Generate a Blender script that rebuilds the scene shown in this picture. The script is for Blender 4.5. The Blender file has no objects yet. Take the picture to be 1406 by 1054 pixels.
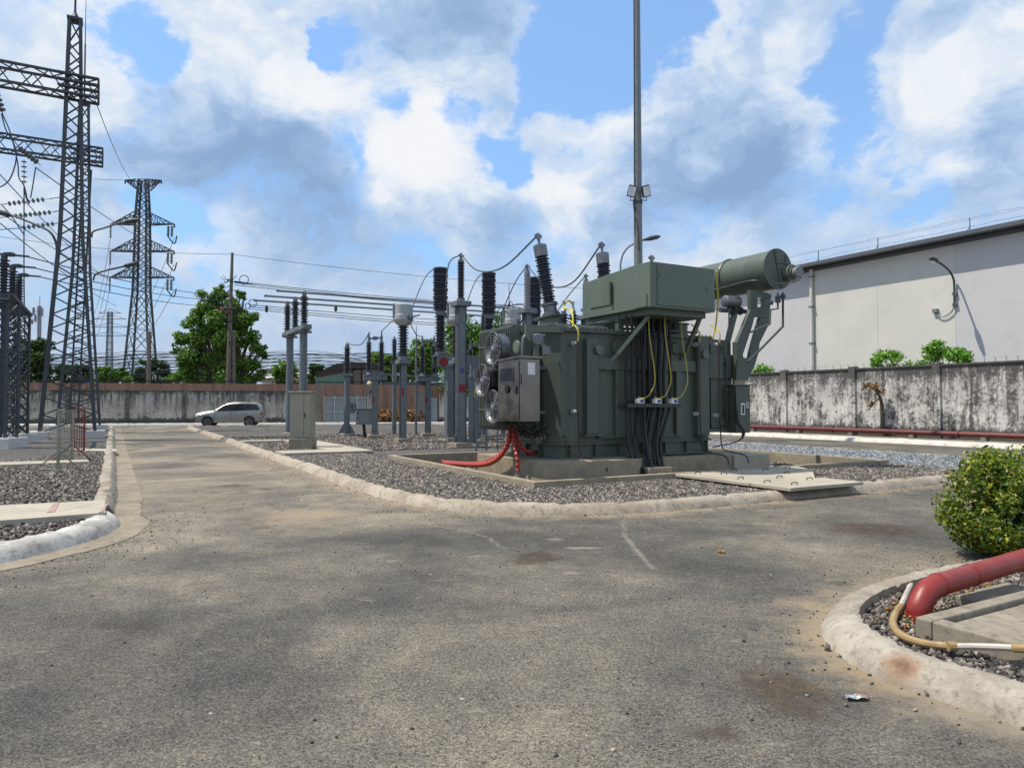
import bpy, math, random
import numpy as np
from mathutils import Vector, Matrix
from mathutils.geometry import tessellate_polygon
random.seed(7); RNG = np.random.default_rng(7)
R = math.radians
scene = bpy.context.scene
COL = scene.collection

# ------------------------------------------------------------ camera
CAMZ = 1.6; PITCH = math.atan(27.5/975)
cam_d = bpy.data.cameras.new('camera'); cam = bpy.data.objects.new('camera', cam_d); COL.objects.link(cam)
cam.location = (0, 0, CAMZ); cam.rotation_euler = (math.pi/2 + PITCH, 0, 0)
cam_d.sensor_width = 36; cam_d.lens = 36*975/1406; cam_d.clip_end = 3000; cam_d.clip_start = .05
scene.camera = cam
FWD = Vector((0, math.cos(PITCH), math.sin(PITCH))); UPV = Vector((0, -math.sin(PITCH), math.cos(PITCH)))
def ray(px, py): return FWD + Vector((1, 0, 0))*((px-703)/975) + UPV*((527-py)/975)
def at(px, py, Y): d = ray(px, py); return Vector((0, 0, CAMZ)) + d*(Y/d.y)
def gp(px, py, z=0.): d = ray(px, py); return Vector((0, 0, CAMZ)) + d*((z-CAMZ)/d.z)
# site frame: the yard's own axes, U to the right and away, V to the left and away
TH = R(29.28); U = Vector((math.cos(TH), math.sin(TH), 0)); V = Vector((-math.sin(TH), math.cos(TH), 0))
C0 = Vector((.42, 12.7, 0))
def L(a, b, z=0.): return C0 + U*a + V*b + Vector((0, 0, z))
def SB(px, py, b):   # where the sight line meets the plane b = const
    d = ray(px, py); o = Vector((0, 0, CAMZ)) - C0
    return Vector((0, 0, CAMZ)) + d*((b-o.dot(V))/d.dot(V))
def SA(px, py, a):
    d = ray(px, py); o = Vector((0, 0, CAMZ)) - C0
    return Vector((0, 0, CAMZ)) + d*((a-o.dot(U))/d.dot(U))
def loc(p): q = p - C0; return q.dot(U), q.dot(V), p.z

# ------------------------------------------------------------ light, exposure
scene.view_settings.view_transform = 'Standard'; scene.view_settings.look = 'None'
scene.view_settings.exposure = 0.0; scene.view_settings.gamma = 1
SUN = Vector((-.472, .012, .881)).normalized()
sd = bpy.data.lights.new('sun', 'SUN'); sd.energy = 5.0; sd.angle = R(.5); sd.color = (1, .93, .82)
so = bpy.data.objects.new('sun', sd); COL.objects.link(so); so.rotation_euler = (-SUN).to_track_quat('-Z', 'Y').to_euler()
so.location = (-40, 0, 60)

# ------------------------------------------------------------ node helpers
class NT:
    def __init__(s, tree): s.t = tree; s.n = tree.nodes; s.l = tree.links
    def new(s, ty, **kw):
        n = s.n.new(ty)
        for k, v in kw.items(): setattr(n, k, v)
        return n
    def put(s, sock, v):
        if isinstance(v, bpy.types.NodeSocket): s.l.new(v, sock)
        elif v is not None: sock.default_value = v
    def math(s, op, a, b=None, c=None, clamp=False):
        n = s.new('ShaderNodeMath', operation=op, use_clamp=clamp)
        for i, v in enumerate((a, b, c)): s.put(n.inputs[i], v)
        return n.outputs[0]
    def vmath(s, op, a, b=None, sc=None):
        n = s.new('ShaderNodeVectorMath', operation=op); s.put(n.inputs[0], a); s.put(n.inputs[1], b)
        if sc is not None: s.put(n.inputs['Scale'], sc)
        return n.outputs['Value'] if op in ('DISTANCE', 'DOT_PRODUCT', 'LENGTH') else n.outputs[0]
    def noise(s, vec, scale, detail=4, rough=.55, dist=0., color=False):
        n = s.new('ShaderNodeTexNoise'); s.put(n.inputs['Vector'], vec)
        n.inputs['Scale'].default_value = scale; n.inputs['Detail'].default_value = detail
        n.inputs['Roughness'].default_value = rough; n.inputs['Distortion'].default_value = dist
        return n.outputs['Color'] if color else n.outputs[0]
    def vor(s, vec, scale, feature='F1', out='Distance', rnd=1.):
        n = s.new('ShaderNodeTexVoronoi', feature=feature); s.put(n.inputs['Vector'], vec)
        n.inputs['Scale'].default_value = scale; n.inputs['Randomness'].default_value = rnd
        return n.outputs[out]
    def mr(s, v, a, b, c=0., d=1., smooth=True):
        n = s.new('ShaderNodeMapRange', interpolation_type='SMOOTHSTEP' if smooth else 'LINEAR')
        s.put(n.inputs[0], v); s.put(n.inputs[1], a); s.put(n.inputs[2], b); s.put(n.inputs[3], c); s.put(n.inputs[4], d)
        return n.outputs[0]
    def mix(s, f, a, b, mode='MIX'):
        n = s.new('ShaderNodeMix', data_type='RGBA', blend_type=mode)
        s.put(n.inputs[0], f); s.put(n.inputs[6], c4(a)); s.put(n.inputs[7], c4(b)); return n.outputs[2]
    def xyz(s, v): n = s.new('ShaderNodeSeparateXYZ'); s.put(n.inputs[0], v); return n.outputs
    def mapping(s, v, scale=(1, 1, 1), rot=(0, 0, 0)):
        n = s.new('ShaderNodeMapping'); s.put(n.inputs[0], v); n.inputs['Scale'].default_value = scale
        n.inputs['Rotation'].default_value = rot; return n.outputs[0]
    def ramp(s, f, stops):
        n = s.new('ShaderNodeValToRGB'); s.put(n.inputs[0], f); e = n.color_ramp.elements
        while len(e) < len(stops): e.new(.5)
        for i, (p, c) in enumerate(stops): e[i].position = p; e[i].color = c4(c)
        return n.outputs[0]
def c4(c):
    if isinstance(c, (tuple, list)) and len(c) == 3: return (*c, 1)
    if isinstance(c, (int, float)): return (c, c, c, 1)
    return c

# ------------------------------------------------------------ world: sky with broken cumulus
world = bpy.data.worlds.new('World'); scene.world = world; world.use_nodes = True
W = NT(world.node_tree); W.n.clear()
tc = W.new('ShaderNodeTexCoord').outputs['Generated']
sky = W.new('ShaderNodeTexSky', sky_type='NISHITA'); sky.sun_disc = False
sky.sun_elevation = math.asin(SUN.z); sky.sun_rotation = math.atan2(SUN.x, SUN.y)
sky.air_density = 1.3; sky.dust_density = .6; sky.ozone_density = 2.5
flat = W.mapping(tc, (1, 1, 1.35))
w1 = W.vmath('SUBTRACT', W.noise(flat, 3.2, 5, .6, color=True), (.5, .5, .5))
w2 = W.vmath('SUBTRACT', W.noise(flat, 14, 6, .65, color=True), (.5, .5, .5))
wd = W.vmath('ADD', W.vmath('ADD', tc, W.vmath('SCALE', w1, sc=.13)), W.vmath('SCALE', w2, sc=.08))
def blobs(lst, start):
    acc = start
    for px, py, r, wt in lst:
        c = ray(px, py).normalized()
        k = 1/ray(px, py).length
        d = W.vmath('DISTANCE', wd, tuple(c))
        m = W.mr(d, 0., r/975*k*1.35, wt, 0.)
        acc = W.math('ADD', acc, m)
    return acc
flw = W.vmath('ADD', flat, W.vmath('SCALE', w1, sc=.22)); fb = W.noise(flw, 6.5, 12, .57)
fb2 = W.noise(W.vmath('ADD', flw, (-.022, 0, .045)), 6.5, 12, .57); bil = W.noise(flw, 2.6, 3, .5)
COV = [(195, 35, 75, -1.2), (245, 90, 30, -.5), (442, 55, 38, -1.4), (745, 60, 80, -1.3), (820, 45, 90, -1.2), (905, 30, 80, -1.),
  (480, 200, 40, -.4), (555, 172, 36, -.6), (640, 168, 50, -.8), (705, 215, 45, -.9), (735, 150, 40, -.7), (785, 110, 40, -.5), (1148, 110, 60, -.85),
  (1140, 190, 38, -.6), (1165, 30, 50, -.3), (185, 265, 60, -.2), (235, 285, 45, -.6), (1270, 215, 50, -.4), (1270, 270, 50, -.5),
  (720, 245, 40, -.7), (810, 330, 40, -.3), (1050, 70, 40, .5), (590, 225, 75, .8), (650, 40, 110, .7), (380, 130, 120, .7), (980, 170, 120, .7), (60, 90, 90, .4),
  (1010, 20, 30, -.6), (690, 260, 30, .3), (120, 300, 90, .25), (1350, 60, 90, .5), (1240, 60, 60, .5), (1300, 130, 80, .5), (960, 60, 60, .5), (1380, 230, 70, .3), (310, 60, 60, .4), (130, 120, 50, .4)]
WHT = [(600, 205, 70, 1.5), (520, 240, 45, .7), (675, 258, 34, .6), (500, 150, 85, .55), (300, 40, 85, .75), (370, 100, 80, .6), (430, 130, 60, .6), (165, 110, 65, .7), (60, 50, 110, .6),
  (620, 110, 70, .5), (930, 75, 60, .6), (860, 110, 60, .6), (830, 190, 75, .5), (770, 275, 60, .7), (1110, 215, 45, .8), (1170, 160, 60, .6), (1290, 150, 60, .5), (1390, 90, 90, .35),
  (1300, 228, 34, .7), (270, 325, 70, .6), (960, 330, 80, .35), (1060, 50, 90, .5), (1210, 70, 80, .35), (560, 265, 50, .5), (590, 320, 50, .35), (330, 360, 60, .2), (40, 280, 80, .3),
  (320, 230, 115, -1.0), (430, 285, 90, -.9), (200, 195, 80, -.8), (610, 45, 80, -.8), (500, 335, 110, -.5), (970, 190, 110, -.8), (1050, 270, 115, -.8), (880, 270, 80, -.6),
  (1250, 260, 80, -.3), (80, 205, 80, -.35), (690, 320, 60, -.5), (1350, 170, 70, -.25), (520, 50, 60, -.5)]
cov = blobs(COV, .72)
cov = W.math('ADD', cov, W.math('MULTIPLY', W.math('SUBTRACT', fb, .5), 3.2))
wht = blobs(WHT, .5)
rel = W.math('MULTIPLY', W.math('SUBTRACT', fb, fb2), 3.4)
wht = W.math('ADD', W.math('ADD', wht, rel), W.math('ADD', W.math('MULTIPLY', W.math('SUBTRACT', fb, .5), 1.1), W.math('MULTIPLY', W.math('SUBTRACT', bil, .5), .7)))
cm = W.mr(cov, .05, .78)
edge = W.math('MULTIPLY', W.mr(cov, .45, .75, 1., 0.), W.mr(cov, .2, .4))
wht = W.math('ADD', wht, W.math('MULTIPLY', edge, .3))
ccol = W.ramp(W.mr(wht, -.75, 1.75, 0., 1., False), [(0., (.27, .41, .64)), (.22, (.33, .48, .72)), (.42, (.46, .61, .84)), (.60, (.64, .75, .90)), (.78, (.82, .87, .94)), (1., (.90, .92, .95))])
el = W.xyz(tc)[2]
hz = W.mr(el, -.02, .30, .8, 0.)
blue = W.mix(1., sky.outputs[0], (.088, .145, .205), 'MULTIPLY')
blue = W.mix(.38, blue, (.52, .72, .96))
c1 = W.mix(cm, blue, ccol)
c1 = W.mix(hz, c1, (.42, .54, .73))
bg = W.new('ShaderNodeBackground'); W.put(bg.inputs[0], c1); bg.inputs[1].default_value = 1.0
W.l.new(bg.outputs[0], W.new('ShaderNodeOutputWorld').inputs[0])
world.cycles.sampling_method = 'MANUAL'; world.cycles.sample_map_resolution = 512

# ------------------------------------------------------------ materials
def mat(name):
    m = bpy.data.materials.new(name); m.use_nodes = True; t = NT(m.node_tree); t.n.clear()
    b = t.new('ShaderNodeBsdfPrincipled'); o = t.new('ShaderNodeOutputMaterial'); t.l.new(b.outputs[0], o.inputs[0])
    return m, t, b
def bump(t, b, h, strength=.3, dist=.02):
    n = t.new('ShaderNodeBump'); n.inputs['Strength'].default_value = strength; n.inputs['Distance'].default_value = dist
    t.put(n.inputs['Height'], h); t.l.new(n.outputs[0], b.inputs['Normal'])
def pmat(name, col, rough=.5, metal=0., var=.18, scale=4., dirt=None, dirtamt=.3, bmp=.0, fine=60., streak=False):
    m, t, b = mat(name); co = t.new('ShaderNodeTexCoord').outputs['Object']
    v = t.mapping(co, (1, 1, .12)) if streak else co
    n1 = t.noise(v, scale, 6, .6); n2 = t.noise(co, fine, 3, .6)
    f = t.math('ADD', t.math('MULTIPLY', n1, .7), t.math('MULTIPLY', n2, .3))
    lo = tuple(max(0, c*(1-var)) for c in col); hi = tuple(min(1, c*(1+var)) for c in col)
    c = t.mix(t.mr(f, .3, .7), lo, hi)
    if dirt: c = t.mix(t.math('MULTIPLY', t.mr(t.noise(v, scale*2.3, 7, .7), .48, .72), dirtamt), c, dirt)
    t.put(b.inputs['Base Color'], c); t.put(b.inputs['Roughness'], t.mr(n1, .3, .7, max(.05, rough-.1), min(1, rough+.12)))
    b.inputs['Metallic'].default_value = metal
    if bmp: bump(t, b, f, bmp, .01)
    return m
def mat_asphalt():
    m, t, b = mat('asphalt'); co = t.new('ShaderNodeTexCoord').outputs['Object']
    at1 = t.new('ShaderNodeAttribute', attribute_name='dust').outputs['Fac']
    at2 = t.new('ShaderNodeAttribute', attribute_name='stain').outputs['Fac']
    at3 = t.new('ShaderNodeAttribute', attribute_name='wear').outputs['Fac']
    big = t.noise(co, .42, 9, .62, .5); mid = t.noise(co, 2.2, 7, .68); fin = t.noise(co, 42, 3, .7)
    tone = t.new('ShaderNodeAttribute', attribute_name='tone').outputs['Fac']
    f = t.math('ADD', t.math('ADD', t.math('MULTIPLY', big, .62), t.math('ADD', t.math('MULTIPLY', mid, .22), t.math('MULTIPLY', t.noise(co, 9, 6, .75), .16))), tone)
    base = t.ramp(f, [(.36, (.060, .058, .053)), (.46, (.096, .090, .079)), (.54, (.142, .128, .105)), (.66, (.25, .218, .170))])
    ag = t.vor(co, 120, out='Color'); agx = t.xyz(ag)[0]
    base = t.mix(.8, base, t.ramp(agx, [(0, (.12, .12, .12)), (.16, (.55, .55, .55)), (.7, (1.02, 1, 1)), (1, (1.75, 1.7, 1.6))]), 'MULTIPLY')
    base = t.mix(t.math('MULTIPLY', t.mr(fin, .38, .62), .38), base, t.mix(1., base, (1.7, 1.68, 1.6), 'MULTIPLY'))
    ag2 = t.vor(co, 60, out='Color'); hole = t.math('MULTIPLY', t.mr(t.math('ADD', t.xyz(ag2)[1], t.math('MULTIPLY', t.math('SUBTRACT', mid, .5), .9)), .04, .16, 1., 0.), t.mr(t.vor(co, 60), .25, .42, 1., 0.))
    base = t.mix(hole, base, (.02, .02, .02))
    wc = t.vor(co, 11, out='Color'); wp = t.math('MULTIPLY', t.mr(t.xyz(wc)[1], .0, .03, 1., 0.), t.mr(t.vor(co, 11), .08, .16, 1., 0.))
    base = t.mix(wp, base, (.5, .47, .4))
    dn = t.noise(co, 3.4, 7, .7)
    dm = t.mr(t.math('ADD', at1, t.math('MULTIPLY', t.math('SUBTRACT', dn, .5), 1.5)), .25, .95)
    dcol = t.mix(t.mr(t.noise(co, 1.1, 4), .4, .62), (.255, .21, .155), (.29, .22, .14))
    base = t.mix(t.math('MULTIPLY', dm, .85), base, dcol)
    pale = t.mr(t.noise(t.mapping(co, (1, 2.2, 1)), 1.9, 8, .72), .58, .74)
    base = t.mix(t.math('MULTIPLY', pale, .6), base, (.30, .27, .215))
    sm = t.mr(t.math('ADD', at2, t.math('ADD', t.math('MULTIPLY', t.math('SUBTRACT', dn, .5), 1.5), t.math('MULTIPLY', t.math('SUBTRACT', fin, .5), .5))), .18, .85)
    base = t.mix(t.math('MULTIPLY', sm, .72), base, t.mix(t.mr(t.noise(co, 5, 5, .7), .5, .7), (.046, .032, .021), (.13, .085, .045)))
    wm = t.mr(t.math('ADD', at3, t.math('MULTIPLY', t.math('SUBTRACT', dn, .5), .8)), .35, .85)
    base = t.mix(t.math('MULTIPLY', wm, .6), base, (.33, .30, .24))
    t.put(b.inputs['Base Color'], base); b.inputs['Roughness'].default_value = .93; b.inputs['Specular IOR Level'].default_value = .25
    h = t.math('ADD', t.math('MULTIPLY', t.vor(co, 90), .6), t.math('ADD', fin, t.math('MULTIPLY', hole, -1.)))
    bump(t, b, h, .45, .004); return m
def mat_gravel(name, c1, c2, c3, sc=26):
    m, t, b = mat(name); co = t.new('ShaderNodeTexCoord').outputs['Object']
    vc = t.xyz(t.vor(co, sc, out='Color'))[0]; vd = t.vor(co, sc)
    big = t.noise(co, .35, 5, .6)
    c = t.ramp(vc, [(0, c1), (.45, c2), (.8, c3), (1, tuple(min(1, x*1.7) for x in c3))])
    c = t.mix(t.mr(vd, .25, .75), c, (.05, .047, .045))
    c = t.mix(t.mr(big, .4, .62, 0, .75), c, t.mix(1., c, (1.6, 1.58, 1.52), 'MULTIPLY'))
    t.put(b.inputs['Base Color'], c); b.inputs['Roughness'].default_value = .9
    bump(t, b, t.math('MULTIPLY', vd, -1.), 1., .03); return m
def mat_island(name, stops, rough=.9, transl=0., spec=.3):
    m, t, b = mat(name); g = t.new('ShaderNodeNewGeometry').outputs['Random Per Island']
    c = t.ramp(g, stops); co = t.new('ShaderNodeTexCoord').outputs['Object']
    c = t.mix(t.mr(t.noise(co, .9 if transl else 9, 3), .35, .65, 0, .55), c, t.mix(1., c, (1.5, 1.5, 1.35), 'MULTIPLY'))
    t.put(b.inputs['Base Color'], c); b.inputs['Roughness'].default_value = rough; b.inputs['Specular IOR Level'].default_value = spec
    if transl:
        tr = t.new('ShaderNodeBsdfTranslucent'); t.put(tr.inputs[0], t.mix(1., c, (1.3, 1.5, .6), 'MULTIPLY'))
        mx = t.new('ShaderNodeMixShader'); mx.inputs[0].default_value = transl
        t.l.new(b.outputs[0], mx.inputs[1]); t.l.new(tr.outputs[0], mx.inputs[2])
        o = [n for n in t.n if n.type == 'OUTPUT_MATERIAL'][0]; t.l.new(mx.outputs[0], o.inputs[0])
    return m
def mat_wall(name, base, black, lo, hi, top, topz, basedirt=.5):
    """painted plaster with black mould: streaks from the coping, blotches, splash line at the foot"""
    m, t, b = mat(name); co = t.new('ShaderNodeTexCoord').outputs['Object']; z = t.xyz(co)[2]
    st = t.noise(t.mapping(co, (1, 1, .13)), 3.2, 8, .7, .3); bl = t.noise(co, 1.1, 9, .78); fi = t.noise(co, 7, 8, .82)
    f = t.math('ADD', t.math('MULTIPLY', st, .30), t.math('ADD', t.math('MULTIPLY', bl, .36), t.math('MULTIPLY', fi, .34)))
    f = t.math('ADD', f, t.mr(z, topz-top, topz, 0., .075)); f = t.math('ADD', f, t.mr(z, 0, .7, basedirt*.22, 0.))
    k = t.mr(f, lo, hi)
    run = t.math('MULTIPLY', t.mr(t.noise(t.mapping(co, (1, 1, .05)), 5.5, 6, .7), .46, .57), t.mr(t.math('ADD', z, t.math('MULTIPLY', t.noise(t.mapping(co, (1, 1, .02)), 2.5, 3), 1.6)), topz-.9, topz+.5))
    foot = t.math('MULTIPLY', t.mr(t.noise(co, 3.5, 7, .75), .42, .56), t.mr(z, .1, .75, 1., 0.)); k = t.math('MAXIMUM', k, t.math('MAXIMUM', t.math('MULTIPLY', run, .9), foot))
    c = t.mix(t.mr(t.noise(co, .8, 5), .35, .65), tuple(x*.78 for x in base), base)
    c = t.mix(t.math('MULTIPLY', k, .93), c, black)
    t.put(b.inputs['Base Color'], c); b.inputs['Roughness'].default_value = .93
    bump(t, b, t.math('ADD', fi, bl), .35, .02); return m
def mat_kerb(name, c1, c2, dark):
    m, t, b = mat(name); co = t.new('ShaderNodeTexCoord').outputs['Object']
    n1 = t.noise(co, 1.6, 8, .7, .4); n2 = t.noise(co, 14, 6, .75); n3 = t.noise(t.mapping(co, (3, 1, 1), (0, 0, .6)), 2.2, 6, .65)
    c = t.mix(t.mr(n1, .36, .62), c1, c2); c = t.mix(t.mr(n3, .55, .74, 0., .6), c, dark)
    c = t.mix(t.mr(n2, .50, .68, 0, .6), c, dark)
    t.put(b.inputs['Base Color'], c); b.inputs['Roughness'].default_value = .9
    bump(t, b, t.math('ADD', t.math('MULTIPLY', n2, .7), n1), .6, .02); return m
M = {}
M['asphalt'] = mat_asphalt()
M['gravel'] = mat_gravel('gravel_grey', (.035, .031, .029), (.080, .071, .065), (.16, .142, .128), 24)
M['gravel_b'] = mat_gravel('gravel_blue', (.08, .09, .10), (.16, .175, .19), (.30, .32, .34), 22)
M['soil'] = pmat('soil', (.22, .18, .13), .95, var=.3, scale=.5, bmp=.3)
M['stone'] = mat_island('crushed_stone', [(0, (.030, .028, .028)), (.4, (.080, .072, .068)), (.75, (.155, .135, .122)), (1, (.33, .29, .255))])
M['stone_b'] = mat_island('crushed_stone_blue', [(0, (.055, .065, .075)), (.5, (.135, .15, .17)), (1, (.32, .34, .37))])
M['kerb'] = mat_kerb('kerb_concrete', (.26, .215, .16), (.39, .335, .265), (.09, .075, .06))
M['kerb_w'] = mat_kerb('kerb_whitewash', (.36, .335, .295), (.55, .53, .49), (.10, .09, .08))
M['kerb_l'] = mat_kerb('kerb_pale_concrete', (.24, .20, .15), (.38, .34, .275), (.09, .075, .06))
M['conc'] = pmat('concrete', (.30, .25, .175), .9, var=.25, scale=3, dirt=(.16, .14, .11), dirtamt=.55, bmp=.35)
M['conc_l'] = pmat('pale_concrete', (.38, .34, .265), .9, var=.18, scale=2, dirt=(.22, .2, .17), dirtamt=.5, bmp=.3)
M['conc_g'] = pmat('grey_concrete', (.20, .182, .155), .9, var=.25, scale=4, dirt=(.08, .075, .07), dirtamt=.7, bmp=.4)
M['white'] = pmat('white_paint', (.58, .56, .52), .6, var=.08, dirt=(.35, .33, .3), dirtamt=.3)
M['pinkmark'] = pmat('faded_lid_paint', (.34, .22, .20), .9, var=.2)
M['wall_r'] = mat_wall('stained_white_wall', (.66, .63, .59), (.040, .038, .036), .448, .552, .9, 3.3, .9)
M['wall_b'] = mat_wall('stained_grey_wall', (.50, .47, .41), (.05, .046, .042), .475, .60, .5, 2.6, 1.3)
M['coping'] = mat_wall('mouldy_coping', (.30, .29, .27), (.04, .038, .036), .38, .56, 1, 3.3)
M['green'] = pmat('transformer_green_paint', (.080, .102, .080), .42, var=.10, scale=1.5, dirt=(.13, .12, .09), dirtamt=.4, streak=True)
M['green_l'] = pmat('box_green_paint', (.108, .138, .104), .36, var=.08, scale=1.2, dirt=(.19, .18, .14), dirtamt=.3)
M['galv'] = pmat('galvanised_steel', (.155, .180, .190), .5, .3, var=.2, scale=3, dirt=(.12, .13, .13), dirtamt=.4)
M['galv_d'] = pmat('weathered_steel', (.060, .070, .078), .6, .2, var=.25, scale=2, dirt=(.05, .05, .05), dirtamt=.4)
M['galv_haze'] = pmat('hazed_far_steel', (.21, .24, .28), .8, 0., var=.1)  # distance haze painted into the colour: steel made paler and bluer
M['galv_b'] = pmat('bright_galvanised', (.20, .205, .215), .40, .85, var=.25, scale=6)
M['steel'] = pmat('stainless_steel', (.24, .215, .185), .25, .95, var=.2, scale=3, fine=160)
M['alu'] = pmat('bare_aluminium', (.36, .37, .38), .4, .7, var=.1)
M['porc'] = pmat('brown_black_porcelain', (.035, .036, .045), .28, var=.1)
M['porc_g'] = pmat('grey_silicone', (.33, .34, .36), .5, var=.1)
M['porc_b'] = pmat('navy_porcelain', (.030, .036, .060), .3, var=.1)
M['black'] = pmat('black_rubber', (.007, .007, .008), .45, var=.2)
M['dark'] = pmat('dark_recess', (.02, .021, .022), .6, var=.2)
M['glass'] = pmat('dark_glass', (.012, .014, .016), .08, var=.1)
M['clear'] = pmat('toughened_glass_discs', (.13, .17, .165), .25, var=.1)
M['yellow'] = pmat('yellow_green_sheath', (.55, .47, .05), .5, var=.15)
M['red'] = pmat('red_corrugated_plastic', (.33, .032, .018), .42, var=.1)
M['redpipe'] = pmat('red_fire_pipe_paint', (.23, .022, .016), .42, var=.14, scale=3, dirt=(.27, .11, .07), dirtamt=.45, bmp=.2)
M['redmain'] = pmat('dark_red_main_paint', (.12, .020, .020), .5, var=.2, dirt=(.06, .04, .03), dirtamt=.6)
M['conc_i'] = pmat('stained_cover_concrete', (.25, .215, .165), .9, var=.22, scale=5, dirt=(.075, .065, .055), dirtamt=.75, bmp=.5)
M['gframe'] = pmat('faded_gate_frame', (.40, .42, .42), .6)
M['kerb_c'] = mat_kerb('kerb_cream_paint', (.50, .46, .39), (.64, .61, .55), (.22, .19, .15))
M['redmark'] = pmat('red_phase_mark', (.25, .012, .02), .5)
M['redrust'] = pmat('red_oxide_mesh', (.17, .030, .025), .7, var=.2)
M['copper'] = pmat('brown_copper_bar', (.085, .035, .025), .5, .3)
M['beige'] = pmat('beige_cabinet_paint', (.29, .275, .21), .5, var=.06, dirt=(.2, .19, .15), dirtamt=.25)
M['grey'] = pmat('grey_enclosure', (.20, .20, .195), .5, var=.06)
M['ctwhite'] = pmat('pale_grey_cast_head', (.36, .385, .39), .45, var=.08)
M['label'] = pmat('white_plate', (.70, .70, .68), .5)
M['ink'] = pmat('black_ink', (.02, .02, .02), .6)
M['blue'] = pmat('blue_mark', (.03, .05, .30), .5)
M['greenmark'] = pmat('green_mark', (.02, .16, .06), .5)
M['ivory'] = pmat('ivory_globe', (.7, .62, .4), .4)
M['clad'] = pmat('cream_wall_panel', (.60, .585, .53), .75, var=.05, scale=.5, dirt=(.45, .43, .40), dirtamt=.25)
M['clad2'] = pmat('grey_wall_panel', (.54, .53, .53), .75, var=.035, scale=.5, dirt=(.40, .38, .37), dirtamt=.25)
M['trim'] = pmat('dark_grey_eave_trim', (.10, .11, .125), .5, .2, var=.1)
M['silver'] = pmat('car_silver', (.30, .29, .265), .3, .6, var=.03)
M['tyre'] = pmat('tyre', (.02, .02, .02), .8)
M['lampred'] = pmat('red_lens', (.4, .02, .02), .2)
M['lampw'] = pmat('clear_lens', (.75, .76, .78), .15)
M['brick'] = pmat('orange_brick', (.34, .19, .13), .9, var=.25, scale=3, dirt=(.10, .08, .07), dirtamt=.7, bmp=.3, streak=True)
M['gate'] = pmat('grey_blue_gate_sheet', (.24, .29, .29), .6, var=.12, scale=2, dirt=(.14, .13, .11), dirtamt=.4, streak=True)
M['rust'] = pmat('rusted_roof', (.06, .045, .042), .8, var=.3)
M['gsheet'] = pmat('green_sheet', (.14, .24, .18), .7, var=.15, streak=True)
M['roofpale'] = pmat('pale_far_roof', (.52, .52, .46), .7, var=.1)
M['bark'] = pmat('bark', (.10, .075, .055), .9, var=.3, scale=8, bmp=.6)
M['pole'] = pmat('old_concrete_pole', (.17, .14, .115), .9, var=.2, scale=3, dirt=(.06, .055, .05), dirtamt=.6)
M['mast'] = pmat('mast_galvanised', (.19, .205, .205), .5, .3, var=.12, scale=2, dirt=(.13, .14, .13), dirtamt=.4)
M['leaf'] = mat_island('tree_leaves', [(0, (.030, .075, .012)), (.45, (.080, .165, .025)), (1, (.18, .29, .045))], .55, .25)
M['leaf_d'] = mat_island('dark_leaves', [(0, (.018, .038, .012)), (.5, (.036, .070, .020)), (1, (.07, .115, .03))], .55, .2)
M['leaf_y'] = mat_island('bush_leaves', [(0, (.020, .048, .008)), (.35, (.060, .115, .014)), (.70, (.17, .22, .022)), (.93, (.40, .37, .04)), (1, (.22, .12, .04))], .45, .28, .4)
M['leaf_b'] = mat_island('bright_leaves', [(0, (.05, .13, .02)), (.5, (.10, .24, .03)), (1, (.20, .36, .05))], .5, .3)
M['brown'] = mat_island('dry_brush', [(0, (.10, .05, .02)), (.5, (.22, .12, .05)), (1, (.38, .24, .10))], .9)
M['twig'] = pmat('twigs', (.09, .075, .05), .9)
M['hose_w'] = pmat('white_conduit', (.48, .43, .37), .5, dirt=(.35, .28, .2), dirtamt=.4)
M['hose_b'] = pmat('tan_flexible_conduit', (.30, .20, .085), .6, dirt=(.4, .32, .2), dirtamt=.5)
M['wire'] = pmat('weathered_conductor', (.06, .065, .075), .6, .2)
M['bus'] = pmat('aluminium_busbar', (.20, .225, .24), .4, .4)
M['foil'] = mat_island('printed_foil', [(0, (.12, .30, .20)), (.4, (.35, .12, .16)), (.7, (.15, .25, .35)), (1, (.45, .45, .38))], .4)
M['dryleaf'] = pmat('dry_leaf', (.32, .17, .05), .8)
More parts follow.
